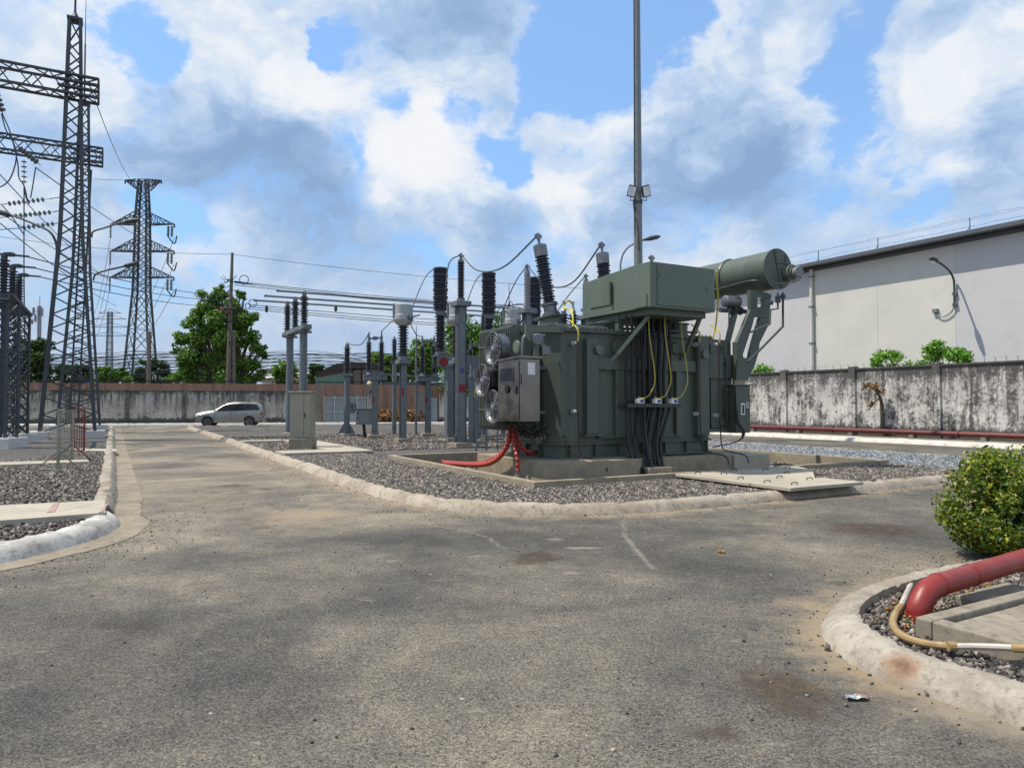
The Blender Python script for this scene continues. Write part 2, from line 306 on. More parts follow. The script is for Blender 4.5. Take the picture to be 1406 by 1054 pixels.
# ------------------------------------------------------------ mesh helpers
ORG = {}
class MB:
    def __init__(s): s.v = []; s.f = []
    def add(s, vs, fs):
        k = len(s.v); s.v += [tuple(v) for v in vs]; s.f += [tuple(i+k for i in f) for f in fs]; return s
    def hexa(s, lo, hi):   # two quads, lower and upper, same winding
        return s.add(list(lo)+list(hi), [(3, 2, 1, 0), (4, 5, 6, 7), (0, 1, 5, 4), (1, 2, 6, 5), (2, 3, 7, 6), (3, 0, 4, 7)])
    def box(s, x0, x1, y0, y1, z0, z1):
        q = [(x0, y0), (x1, y0), (x1, y1), (x0, y1)]
        return s.hexa([(x, y, z0) for x, y in q], [(x, y, z1) for x, y in q])
    def sbox(s, a0, a1, b0, b1, z0, z1):   # box in the yard's own axes
        q = [(a0, b0), (a1, b0), (a1, b1), (a0, b1)]
        return s.hexa([L(a, b, z0) for a, b in q], [L(a, b, z1) for a, b in q])
    def prism(s, pts, ex):   # polygon extruded by a vector
        pts = [Vector(p) for p in pts]; n = len(pts); ex = Vector(ex)
        nn = Vector((0, 0, 0))
        for i in range(n): nn += pts[i].cross(pts[(i+1) % n])
        if nn.dot(ex) > 0: pts = pts[::-1]
        return s.add(pts+[p+ex for p in pts], [tuple(range(n)), tuple(range(2*n-1, n-1, -1))]+[(i, i+n, (i+1) % n+n, (i+1) % n) for i in range(n)])
    def sweep(s, pts, rad, n=8, caps=True, flat=None):
        pts = [Vector(p) for p in pts]; m = len(pts)
        if not hasattr(rad, '__len__'): rad = [rad]*m
        vs = []; t0 = (pts[1]-pts[0]).normalized()
        ref = Vector((0, 0, 1)) if abs(t0.z) < .9 else Vector((1, 0, 0))
        nx = t0.cross(ref).normalized()
        for i in range(m):
            t = (pts[min(i+1, m-1)]-pts[max(i-1, 0)])
            t = t.normalized() if t.length > 1e-9 else t0
            nx = (nx - t*nx.dot(t)); nx = nx.normalized() if nx.length > 1e-6 else t.orthogonal().normalized()
            ny = t.cross(nx)
            for k in range(n):
                a = 2*math.pi*k/n + (math.pi/4 if n == 4 else 0)
                vs.append(pts[i]+(nx*math.cos(a)+ny*math.sin(a))*rad[i])
        fs = [(i*n+k, i*n+(k+1) % n, (i+1)*n+(k+1) % n, (i+1)*n+k) for i in range(m-1) for k in range(n)]
        if caps: fs += [tuple(range(n-1, -1, -1)), tuple(range((m-1)*n, m*n))]
        return s.add(vs, fs)
    def bar(s, p, q, w): return s.sweep([p, q], w*.7071, 4)
    def cyl(s, p, q, r0, r1=None, n=16): return s.sweep([p, q], [r0, r1 if r1 is not None else r0], n)
    def lathe(s, base, axis, prof, n=16):   # prof: (distance along axis, radius)
        base = Vector(base); ax = Vector(axis).normalized()
        nx = ax.orthogonal().normalized(); ny = ax.cross(nx); vs = []; m = len(prof)
        for d, r in prof:
            for k in range(n):
                a = 2*math.pi*k/n; vs.append(base+ax*d+(nx*math.cos(a)+ny*math.sin(a))*r)
        fs = [(i*n+k, i*n+(k+1) % n, (i+1)*n+(k+1) % n, (i+1)*n+k) for i in range(m-1) for k in range(n)]
        fs += [tuple(range(n-1, -1, -1)), tuple(range((m-1)*n, m*n))]
        return s.add(vs, fs)
    def sheds(s, p, q, rc, rs, pitch, n=14):
        p = Vector(p); q = Vector(q); Ln = (q-p).length; k = max(2, int(Ln/pitch)); h = Ln/k; prof = [(0, rc)]
        for i in range(k):
            r = rs if i % 2 == 0 else rs*.88
            prof += [(i*h+h*.15, rc), (i*h+h*.32, r), (i*h+h*.45, r), (i*h+h*.85, rc)]
        prof.append((Ln, rc)); return s.lathe(p, q-p, prof, n)
    def build(s, name, m, parent=None, org=None, smooth=False, bevel=0, kind=None):
        me = bpy.data.meshes.new(name); o = bpy.data.objects.new(name, me); COL.objects.link(o)
        if parent is not None:
            og = ORG[parent.name]; o.parent = parent
        else:
            if org is None:
                a = np.array(s.v); og = Vector(((a[:, 0].min()+a[:, 0].max())/2, (a[:, 1].min()+a[:, 1].max())/2, a[:, 2].min()))
            else: og = Vector(org)
            o.location = og
        ORG[o.name] = og
        me.from_pydata([(v[0]-og[0], v[1]-og[1], v[2]-og[2]) for v in s.v], [], s.f)
        for x in (m if isinstance(m, list) else [m]): me.materials.append(M[x])
        if smooth:
            me.shade_smooth() if hasattr(me, 'shade_smooth') else None
            try: me.set_sharp_from_angle(angle=R(35))
            except Exception: pass
        if bevel:
            b = o.modifiers.new('bevel', 'BEVEL'); b.width = bevel; b.segments = 2; b.limit_method = 'ANGLE'; b.angle_limit = R(40)
        if kind: o['kind'] = kind
        return o
def tag(o, label, cat, group=None):
    o['label'] = label; o['category'] = cat
    if group: o['group'] = group
    return o
def thing(name, label, cat, p=(0, 0, 0), group=None):
    o = bpy.data.objects.new(name, None); COL.objects.link(o); o.empty_display_size = .2
    o.location = p; ORG[o.name] = Vector(p); return tag(o, label, cat, group)
def copy_tree(o, parent=None):
    c = o.copy(); COL.objects.link(c)
    if parent is not None: c.parent = parent
    for ch in list(o.children): copy_tree(ch, c)
    return c
def put(o, p, rz=0., label=None, sc=None):
    o.location = p; o.rotation_euler = (0, 0, rz)
    if label: o['label'] = label
    return o
def catmull(pts, n=8):
    pts = [Vector(p) for p in pts]; out = []
    P = [pts[0]*2-pts[1]]+pts+[pts[-1]*2-pts[-2]]
    for i in range(1, len(P)-2):
        for k in range(n):
            t = k/n; a, b, c, d = P[i-1], P[i], P[i+1], P[i+2]
            out.append(.5*((2*b)+(c-a)*t+(2*a-5*b+4*c-d)*t*t+(3*b-a-3*c+d)*t*t*t))
    out.append(pts[-1]); return out
def sag(p, q, s, n=14):
    p = Vector(p); q = Vector(q)
    return [p.lerp(q, i/n)-Vector((0, 0, 4*s*(i/n)*(1-i/n))) for i in range(n+1)]
def wire(p, q, s, r, label, group=None, m='wire', cat='wire', name='overhead_wire'):
    return tag(MB().sweep(sag(p, q, s), r, 4).build(name, m, smooth=True), label, cat, group)
def rocks(name, pts, smin, smax, m, **kw):
    """loose crushed stones: irregular hexahedra, one mesh"""
    n = len(pts); pts = np.array(pts); s = RNG.uniform(smin, smax, (n, 1, 1))
    cube = np.array([(-1, -1, -1), (1, -1, -1), (1, 1, -1), (-1, 1, -1), (-1, -1, 1), (1, -1, 1), (1, 1, 1), (-1, 1, 1)], float)*.5
    c = cube[None]*(1+RNG.uniform(-.45, .45, (n, 8, 3)))*RNG.uniform(.6, 1.2, (n, 1, 3))*s
    q = RNG.normal(size=(n, 4)); q /= np.linalg.norm(q, axis=1)[:, None]; w, x, y, z = q.T
    Rm = np.stack([1-2*(y*y+z*z), 2*(x*y-z*w), 2*(x*z+y*w), 2*(x*y+z*w), 1-2*(x*x+z*z), 2*(y*z-x*w), 2*(x*z-y*w), 2*(y*z+x*w), 1-2*(x*x+y*y)], -1).reshape(n, 3, 3)
    v = np.einsum('nij,nkj->nki', Rm, c)+pts[:, None]
    F = np.array([(3, 2, 1, 0), (4, 5, 6, 7), (0, 1, 5, 4), (1, 2, 6, 5), (2, 3, 7, 6), (3, 0, 4, 7)])
    f = (F[None]+np.arange(n)[:, None, None]*8).reshape(-1)
    return np_mesh(name, v.reshape(-1, 3), f, 4, m)
def np_mesh(name, v, f, k, m, parent=None, org=None):
    nf = len(f)//k; og = Vector(org) if org is not None else (ORG[parent.name] if parent is not None else Vector(v.mean(0)))
    me = bpy.data.meshes.new(name); me.vertices.add(len(v)); me.loops.add(len(f)); me.polygons.add(nf)
    me.vertices.foreach_set('co', (v-np.array(og)).astype(np.float32).ravel())
    me.loops.foreach_set('vertex_index', f.astype(np.int32)); me.polygons.foreach_set('loop_start', np.arange(nf, dtype=np.int32)*k)
    me.update(calc_edges=True); me.validate(); me.materials.append(M[m])
    o = bpy.data.objects.new(name, me); COL.objects.link(o); ORG[o.name] = og
    if parent is not None: o.parent = parent
    else: o.location = og
    return o
def leaves(name, centers, radii, n, size, m, parent=None, flat=.75, shell=.55):
    """leaf-sized faces spread through clumps"""
    centers = np.array(centers, float); radii = np.array(radii, float); w = radii**2; w /= w.sum()
    idx = RNG.choice(len(centers), n, p=w); d = RNG.normal(size=(n, 3)); d /= np.linalg.norm(d, axis=1)[:, None]
    r = RNG.uniform(0, 1, (n, 1))**shell; p = centers[idx]+d*r*radii[idx][:, None]*np.array([1, 1, flat])
    nrm = RNG.normal(size=(n, 3))+d*.7+np.array([0, 0, .6]); nrm /= np.linalg.norm(nrm, axis=1)[:, None]
    t = np.cross(nrm, RNG.normal(size=(n, 3))); t /= np.linalg.norm(t, axis=1)[:, None]; b = np.cross(nrm, t)
    s = (size*RNG.uniform(.6, 1.3, (n, 1)))
    q = np.stack([p-t*s*.55, p+b*s*.28+nrm*s*.08, p+t*s*.55, p-b*s*.28+nrm*s*.08], 1)
    return np_mesh(name, q.reshape(-1, 3), np.arange(n*4), 4, m, parent)
def inpoly(x, y, poly):
    c = np.zeros(len(x), bool); n = len(poly)
    for i in range(n):
        x0, y0 = poly[i][:2]; x1, y1 = poly[(i+1) % n][:2]
        if y0 == y1: continue
        c ^= ((y0 > y) != (y1 > y)) & (x < (x1-x0)*(y-y0)/(y1-y0)+x0)
    return c
def flatpoly(outer, holes, z, name, m):
    loops = [[Vector((p[0], p[1], 0)) for p in lp] for lp in [outer]+holes]
    tri = tessellate_polygon(loops); vs = [v for lp in loops for v in lp]; fs = []
    for t in tri:
        a, b, c = (vs[i] for i in t)
        fs.append(tuple(t) if (b-a).cross(c-a).z > 0 else (t[0], t[2], t[1]))
    mb = MB().add([(v.x, v.y, z) for v in vs], fs); o = mb.build(name, m, org=(0, 0, 0), kind='structure'); return o
def segdist(px, py, path):
    d = np.full(px.shape, 1e9)
    for (x0, y0), (x1, y1) in zip(path[:-1], path[1:]):
        dx, dy = x1-x0, y1-y0; t = np.clip(((px-x0)*dx+(py-y0)*dy)/(dx*dx+dy*dy+1e-12), 0, 1)
        d = np.minimum(d, np.hypot(px-x0-t*dx, py-y0-t*dy))
    return d
def xy(a, b): p = L(a, b); return (p.x, p.y)

# ------------------------------------------------------------ ground, kerbs, gravel
BLOCK = [(-21.3, 46.6), (-13.2, 32.0), (-9.4, 25.0), (-6.6, 19.9), (-4.57, 16.3), (-3.3, 13.9), (-1.86, 11.62), (-.89, 10.72), (.28, 10.27), (1.55, 10.35), (3.0, 11.0), (4.62, 11.93), (6.39, 12.93), (7.7, 13.7), (9.5, 14.75),
  xy(12.6, -2.55), xy(13.7, -2.2), xy(14.25, -1.4), xy(14.4, .0), xy(14.4, 20), xy(14.4, 38.5), xy(13.6, 40), xy(0, 40.4), (-19.8, 47.8), (-20.9, 47.5)]
LEFTB = [xy(-6.5, 42.6), xy(-6.5, 30), xy(-6.5, 10), (-7.08, 12.8), (-5.79, 10.3)]
LEFTC = [(-5.62, 9.98), (-5.2, 9.45), (-4.97, 8.75), (-4.93, 8.2), (-5.0, 7.6), (-5.25, 6.9), (-5.8, 6.25), (-6.6, 5.7), (-9.5, 4.1), (-14, 1.6)]
ISL = [(16, 13.1), (9.0, 8.55), (6.0, 6.62), (4.6, 5.75 + .55), (3.73, 6.42), (3.13, 6.08), (2.75, 5.79), (2.42, 5.44), (2.24, 5.14), (2.12, 4.76), (2.12, 4.3), (2.25, 4.0), (2.55, 3.53), (3.2, 2.4), (4.6, -.1), (8, -6)]
ISL = [(16, 13.4), (9.0, 9.45), (6.0, 7.75), (4.6, 6.93), (3.73, 6.47), (3.13, 6.08), (2.75, 5.79), (2.42, 5.44), (2.24, 5.14), (2.12, 4.76), (2.12, 4.3), (2.25, 4.0), (2.55, 3.53), (3.2, 2.4), (4.6, -.1), (8, -6)]
def smooth2(path, n=6, closed=False):
    if closed: path = path[-1:]+path+path[:2]
    c = catmull([(x, y, 0) for x, y in path], n)
    if closed: c = c[n:-n]
    return [(p.x, p.y) for p in c]
def resample(path, step):
    out = [path[0]]; acc = 0.
    for (x0, y0), (x1, y1) in zip(path[:-1], path[1:]):
        d = math.hypot(x1-x0, y1-y0); t = step-acc
        while t < d: out.append((x0+(x1-x0)*t/d, y0+(y1-y0)*t/d)); t += step
        acc = d-(t-step)
    out.append(path[-1]); return out
def kerb(name, path, prof, m, side=1, jit=.012, step=.12, seed=0):
    """sweep a profile (offset inwards, height) along the path, worn by noise; side=+1: the bed lies to the right of travel"""
    path = resample(path, step); n = len(path); k = len(prof); mb = MB(); vs = []; rg = np.random.default_rng(seed)
    ph = rg.uniform(0, 6, 6)
    for i, (x, y) in enumerate(path):
        x0, y0 = path[max(0, i-1)]; x1, y1 = path[min(n-1, i+1)]; d = math.hypot(x1-x0, y1-y0) or 1
        nx, ny = (y1-y0)/d*side, -(x1-x0)/d*side; s = i*step
        wob = .5*math.sin(s*2.1+ph[0])+.35*math.sin(s*5.3+ph[1])+.3*math.sin(s*.8+ph[2])
        joint = .02 if (s % 1.0) < step else 0.
        for j, (o, h) in enumerate(prof):
            e = rg.normal()*jit*.7
            oo = o+(wob*jit*1.6 if 0 < j < k-1 else wob*jit*.8)+e; hh = h+(wob*jit*.8+e-joint if 0 < j < k-1 else 0)
            vs.append((x+nx*oo, y+ny*oo, hh))
    fs = [(i*k+j, i*k+j+1, (i+1)*k+j+1, (i+1)*k+j) for i in range(n-1) for j in range(k-1)]
    fs += [tuple(range(k)), tuple(range((n-1)*k, n*k))]
    if side > 0: fs = [f[::-1] for f in fs]
    return mb.add(vs, fs).build(name, m, org=(0, 0, 0), smooth=True, kind='structure')
def offset(path, o):
    out = []
    for i, (x, y) in enumerate(path):
        x0, y0 = path[max(0, i-1)]; x1, y1 = path[min(len(path)-1, i+1)]; d = math.hypot(x1-x0, y1-y0) or 1
        out.append((x+(y1-y0)/d*o, y-(x1-x0)/d*o))
    return out
# ground path is walked counter-clockwise round the block -> the bed lies on the left
BP = smooth2(BLOCK, 5, True)
PROF = [(-.02, -.01), (.0, .03), (.045, .09), (.09, .13), (.17, .15), (.25, .145), (.285, .06)]
kerb('kerb', BP+[BP[0]], PROF, 'kerb', side=-1, jit=.008, seed=3)
blk_in = offset(resample(BP+[BP[0]], .5)[:-1], -.23)
pit = [xy(.06, .06), xy(10.04, .06), xy(10.04, 7.54), xy(.06, 7.54)]
flatpoly(blk_in, [pit], .10, 'gravel_bed', 'gravel')
BW = [xy(-6.5, 42.6), xy(-6.5, 5.0), xy(-6.5, 2.2), (-5.79, 10.3)]
BW = [xy(-6.5, b) for b in (42.6, 36, 30, 24, 18, 12, 8, 5, 3)]+[(-5.79, 10.35)]
kerb('kerb', BW, [(-.02, -.01), (.02, .05), (.06, .12), (.11, .17), (.20, .18), (.27, .16), (.30, .05)], 'kerb_l', side=1, jit=.015, seed=5)
LC = smooth2(LEFTC, 6)
kerb('kerb', LC, [(-.02, -.01), (.01, .05), (.05, .11), (.10, .15), (.24, .165), (.34, .14), (.38, .05)], 'kerb_w', side=1, jit=.01, seed=6)
lb = offset(BW, .22)+offset(LC, .30)+[(-60, -20), (-60, 22), xy(-34, 42.6)]
flatpoly(lb, [], .10, 'gravel_bed', 'gravel')
IS = smooth2(ISL, 6)
def kerb_i():
    m = mat_kerb('kerb_scorched_concrete', (.25, .21, .16), (.40, .36, .295), (.11, .095, .08)); t = NT(m.node_tree); b = [n for n in t.n if n.type == 'BSDF_PRINCIPLED'][0]
    src = b.inputs['Base Color'].links[0].from_socket; co = t.new('ShaderNodeTexCoord').outputs['Object']; p = gp(1227, 903, .15)
    wv = t.vmath('ADD', co, t.vmath('SCALE', t.vmath('SUBTRACT', t.noise(co, 9, 5, .7, color=True), (.5, .5, .5)), sc=.12)); d = t.vmath('DISTANCE', wv, tuple(p))
    c = t.mix(t.mr(d, .05, .19, .8, 0.), src, (.26, .11, .035)); c = t.mix(t.mr(d, .03, .12, .95, 0.), c, (.03, .025, .022)); t.put(b.inputs['Base Color'], c); return m
M['kerb_i'] = kerb_i()
kerb('kerb', IS, [(-.02, -.01), (.0, .05), (.04, .10), (.10, .14), (.18, .152), (.235, .14), (.255, .03)], 'kerb_i', side=-1, jit=.008, step=.05, seed=8)
flatpoly(offset(IS, -.22)+[(30, -6), (30, 21)], [], .06, 'gravel_bed', 'gravel')
# mortar gutters along the kerbs
def strip(path, o0, o1, z, name, m):
    path = resample(path, .3); p0 = offset(path, o0); p1 = offset(path, o1); n = len(path)
    rg = np.random.default_rng(4)
    p1 = [(x+rg.normal()*.012, y+rg.normal()*.012) for x, y in p1]
    fs = [(i, i+1, n+i+1, n+i) for i in range(n-1)]
    return MB().add([(x, y, z) for x, y in p0]+[(x, y, z) for x, y in p1], fs if (o1 < o0) == True else [f[::-1] for f in fs]).build(name, m, org=(0, 0, 0), kind='structure')
M['gutter'] = mat_kerb('gutter_mortar', (.18, .15, .11), (.28, .235, .17), (.09, .08, .065))
strip(BW+LC, .0, -.36, .006, 'gutter', 'gutter')
# roads: one sheet, fine near the camera, with dust / stain / wear amounts stored per vertex
def axis(lo, hi, f0, f1, fine, coarse):
    return np.unique(np.concatenate([np.arange(lo, f0, coarse), np.arange(f0, f1, fine), np.arange(f1, hi, coarse)]))
gx = axis(-70, 60, -9, 13, .085, .8); gy = axis(-14, 66, 2.6, 16, .085, .5)
X, Y = np.meshgrid(gx, gy); nx_, ny_ = len(gx), len(gy)
xf, yf = X.ravel(), Y.ravel()
dk = np.minimum(np.minimum(segdist(xf, yf, BP+[BP[0]]), segdist(xf, yf, BW+LC)), segdist(xf, yf, IS))
dust = np.exp(-dk/.42)*.95
def spot(lst):
    out = np.zeros_like(xf)
    for px, py, rx, ry, w in lst:
        c = gp(px, py); kx = c.y/975; ky = c.y**2/(975*1.6)
        out = np.maximum(out, w*np.exp(-(((xf-c.x)/(rx*kx))**2+((yf-c.y)/(ry*ky))**2)))
    return out
dust = np.maximum(dust, spot([(420, 710, 90, 22, .8), (330, 640, 80, 10, .6), (300, 680, 60, 16, .5), (1110, 830, 60, 14, .75), (470, 690, 60, 10, .45), (250, 720, 60, 14, .4), (700, 850, 160, 40, .35), (950, 790, 80, 16, .3), (180, 640, 30, 30, .5), (1060, 700, 60, 8, .5)]))
stain = spot([(737, 766, 36, 10, 1.15), (1195, 726, 66, 9, 1.2), (1075, 950, 70, 36, .95), (985, 1005, 46, 16, .9), (1155, 801, 16, 4, .8), (315, 667, 28, 3, .9), (365, 671, 20, 2, .7), (690, 775, 24, 4, .6), (790, 709, 22, 2, .7), (180, 860, 60, 12, .45), (130, 930, 90, 30, .3), (290, 1000, 70, 20, .3), (900, 640, 1, 1, 0)])
wear = np.zeros_like(xf)
la_, lb_ = (xf-C0.x)*U.x+(yf-C0.y)*U.y, (xf-C0.x)*V.x+(yf-C0.y)*V.y
tone = .075/(1+np.exp(-(lb_+1.5)/.8))*(la_ < 10)-.012+spot([(850, 870, 220, 60, .04), (650, 1000, 300, 60, .03), (330, 640, 150, 20, .05), (1230, 790, 80, 20, .04), (480, 700, 120, 16, .06)])-spot([(640, 740, 220, 18, .12), (420, 610, 5, 2, 0), (330, 655, 70, 7, .08), (420, 640, 60, 5, .06), (230, 640, 60, 6, .06), (220, 765, 140, 10, .07), (230, 850, 170, 24, .09), (330, 925, 170, 40, .07), (980, 775, 130, 22, .08), (540, 815, 90, 30, .075), (110, 765, 110, 10, .05), (1150, 690, 120, 8, .05), (60, 960, 80, 50, .06), (960, 935, 90, 30, .05), (260, 602, 60, 4, .05)])
for line, w in (([(565, 712), (600, 722), (640, 728), (670, 738), (690, 752)], .035), ([(855, 712), (858, 735), (878, 760), (896, 780)], .035), ([(980, 950), (981, 951)], .001)):
    pp = [(gp(*q).x, gp(*q).y) for q in line]; wear = np.maximum(wear, .62*np.exp(-(segdist(xf, yf, pp)/(w*2.4))**2))
wear = np.maximum(wear, spot([(800, 752, 40, 2, .9), (785, 786, 22, 3, .8), (760, 740, 26, 3, .7), (1300, 770, 60, 3, .4)]))
ii, jj = np.meshgrid(np.arange(ny_-1), np.arange(nx_-1), indexing='ij')
cx = (gx[jj]+gx[jj+1])/2; cy = (gy[ii]+gy[ii+1])/2
keep = ~inpoly(cx.ravel(), cy.ravel(), offset(resample(BP+[BP[0]], .8), -1.0))
q = np.stack([ii*nx_+jj, ii*nx_+jj+1, (ii+1)*nx_+jj+1, (ii+1)*nx_+jj], -1).reshape(-1, 4)[keep]
road = np_mesh('road', np.stack([xf, yf, xf*0], -1), q.ravel(), 4, 'asphalt', org=(0, 0, 0)); road['kind'] = 'structure'
for nm, arr in (('dust', dust), ('stain', stain), ('wear', wear), ('tone', tone)):
    a = road.data.attributes.new(nm, 'FLOAT', 'POINT'); a.data.foreach_set('value', arr.astype(np.float32))
MB().box(-1500, 1500, -300, 2500, -1.4, -.6).build('ground', 'soil', kind='structure')
# loose stones
def scatter(poly, n, zf, ymax=None, hole=None, dens=None):
    a = np.array(poly); out = np.zeros((0, 3))
    while len(out) < n:
        x = RNG.uniform(a[:, 0].min(), a[:, 0].max(), n); y = RNG.uniform(a[:, 1].min(), a[:, 1].max(), n)
        k = inpoly(x, y, poly)
        if hole is not None: k &= ~inpoly(x, y, hole)
        out = np.concatenate([out, np.stack([x[k], y[k], RNG.uniform(*zf, k.sum())], -1)])
    return out[:n]
pit_out = [xy(-.12, -.12), xy(10.2, -.12), xy(10.2, 7.7), xy(-.12, 7.7)]
front = [p for p in blk_in if p[1] < 22.5]
c_ = [(p.x, p.y) for p in (L(-2.2, 9.0), L(.0, 9.0))]
nearpoly = [xy(a, b) for a, b in ((-2.25, 12), (-2.25, -.2))]
bl = np.array(blk_in); 
def in_blk(p): return inpoly(p[:, 0], p[:, 1], blk_in) & ~inpoly(p[:, 0], p[:, 1], pit_out)
P1 = scatter([xy(-2.6, 11), xy(-2.6, -2.6), xy(12, -2.6), xy(12, .1), xy(0, .1), xy(0, 11)], 80000, (.095, .115)); P1 = P1[in_blk(P1)]
rocks('crushed_stone', P1, .022, .046, 'stone')['kind'] = 'stuff'
P2 = scatter([xy(10.1, -2.6), xy(14.4, -2.6), xy(14.4, 10), xy(10.1, 10)], 26000, (.095, .125)); P2 = P2[in_blk(P2)]
rocks('crushed_stone', P2, .03, .055, 'stone_b')['kind'] = 'stuff'
P3 = scatter([xy(-2.3, 11), xy(14, 11), xy(14, 24), xy(-2.3, 24)], 34000, (.095, .12)); P3 = P3[in_blk(P3)]
rocks('crushed_stone', P3, .035, .062, 'stone')['kind'] = 'stuff'
P4 = scatter(offset(BW, .28)[4:]+offset(LC, .36)[:36]+[(-12, 6), (-14, 12), (-13, 19)], 42000, (.095, .125))
rocks('crushed_stone', P4, .022, .042, 'stone')['kind'] = 'stuff'
i0 = offset(IS, -.24); P5 = scatter([p for p in i0 if p[0] < 8 and p[1] > 1.5]+[(8, 5)], 42000, (.055, .085))
rocks('crushed_stone', P5, .013, .034, 'stone')['kind'] = 'stuff'
P6 = scatter([xy(.15, .15), xy(9.9, .15), xy(9.9, 7.4), xy(.15, 7.4)], 14000, (-.12, -.08)); rocks('crushed_stone', P6, .04, .075, 'stone')['kind'] = 'stuff'
# brown litter chips on the island bed
tag(rocks('leaf_litter', scatter([(2.5, 5.0), (3.1, 5.7), (4.2, 6.3), (4.0, 5.6), (2.7, 4.6)], 420, (.09, .105)), .006, .018, 'brown'), 'dry brown leaf crumbs scattered over the stones beside the red elbow pipe', 'litter')['kind'] = 'stuff'

def grit(path, n, o0, o1, zf):
    pp = np.array(resample(path, .1)); k = RNG.integers(1, len(pp)-1, n); d = pp[k]-pp[k-1]; d /= np.linalg.norm(d, axis=1)[:, None]+1e-9
    o = o0+(o1-o0)*RNG.uniform(0, 1, n)**2.2; q = pp[k]+np.stack([-d[:, 1], d[:, 0]], 1)*o[:, None]; return np.concatenate([q, np.full((n, 1), zf)], 1)
nearB = [p for p in BP if p[1] < 24 and p[0] < 10.5]
G = np.concatenate([grit(nearB, 900, -.02, -.9, .004), grit([p for p in LC if p[0] > -9], 500, .38, 1.2, .004), grit([p for p in IS if p[1] < 9 and p[1] > 2 and p[0] < 7], 320, -.01, -.7, .004),
   np.stack([RNG.uniform(-7, 8, 900), RNG.uniform(3, 13, 900), np.full(900, .003)], 1)])
G = G[~inpoly(G[:, 0], G[:, 1], blk_in) & ~inpoly(G[:, 0], G[:, 1], offset(IS, -.1)+[(30, -6), (30, 21)]) & ~inpoly(G[:, 0], G[:, 1], lb)]
rocks('road_grit', G, .004, .016, 'stone')['kind'] = 'stuff'
# oil pit
pw = MB()
for a0, a1, b0, b1 in ((-.06, 10.16, -.06, .08), (-.06, 10.16, 7.52, 7.66), (-.06, .08, .08, 7.52), (10.02, 10.16, .08, 7.52)): pw.sbox(a0, a1, b0, b1, -.4, .22)
tag(pw.build('pit_wall', 'conc', bevel=.01), 'low rectangular concrete pit wall around the green transformer', 'wall')
MB().sbox(.08, 10.02, .08, 7.52, -.45, -.12).build('pit_floor', 'gravel', kind='structure')
# back cross road white kerb and right-hand verge
def wallY(x): return 59.3+.2*x
kw = [(-45, wallY(-45)-.9), (-30, wallY(-30)-.9), (-15, wallY(-15)-.9), (4, wallY(4)-.9)]
kerb('kerb', kw, [(-.02, -.01), (.02, .12), (.05, .16), (.75, .17), (.8, .02)], 'white', side=-1, step=.5, jit=.004, seed=9)
vb = [xy(21.2, 44), xy(21.2, -8)]
kerb('kerb', vb, [(-.02, -.01), (.03, .11), (.08, .15), (.9, .16), (1.1, .15), (1.2, .02)], 'kerb_c', side=-1, step=.4, seed=10)
flatpoly([xy(22.2, -8), xy(24.9, -8), xy(24.9, 44), xy(22.2, 44)], [], .09, 'verge', 'soil')
# ------------------------------------------------------------ boundary walls
def right_wall():
    A = 25.0; t = thing('boundary_wall', 'long white plaster boundary wall blackened with mould, on the right before the warehouse', 'wall', L(A, 8))
    bs = [b for b in np.arange(-9.1, 40, 4.08)]
    H = 3.25
    for b0, b1 in zip(bs[:-1], bs[1:]):
        MB().sbox(A, A+.15, b0+.18, b1-.18, 0, H).build('panel', 'wall_r', t)
    for b in bs: MB().sbox(A-.10, A+.22, b-.18, b+.18, 0, H+.18).build('pilaster', 'wall_r', t, bevel=.02)
    for b0, b1 in zip(bs[:-1], bs[1:]): MB().sbox(A-.06, A+.2, b0+.18, b1-.18, H, H+.1).build('coping', 'coping', t, bevel=.02)
    sp = MB()
    for b in np.arange(-9, 39, .42):
        p = L(A+.07, b, H+.1); sp.sweep([p, p+Vector((0, 0, .17)), p+V*.07+Vector((0, 0, .2))], .010, 4)
    sp.build('wire_spikes', 'wire', t)
right_wall()
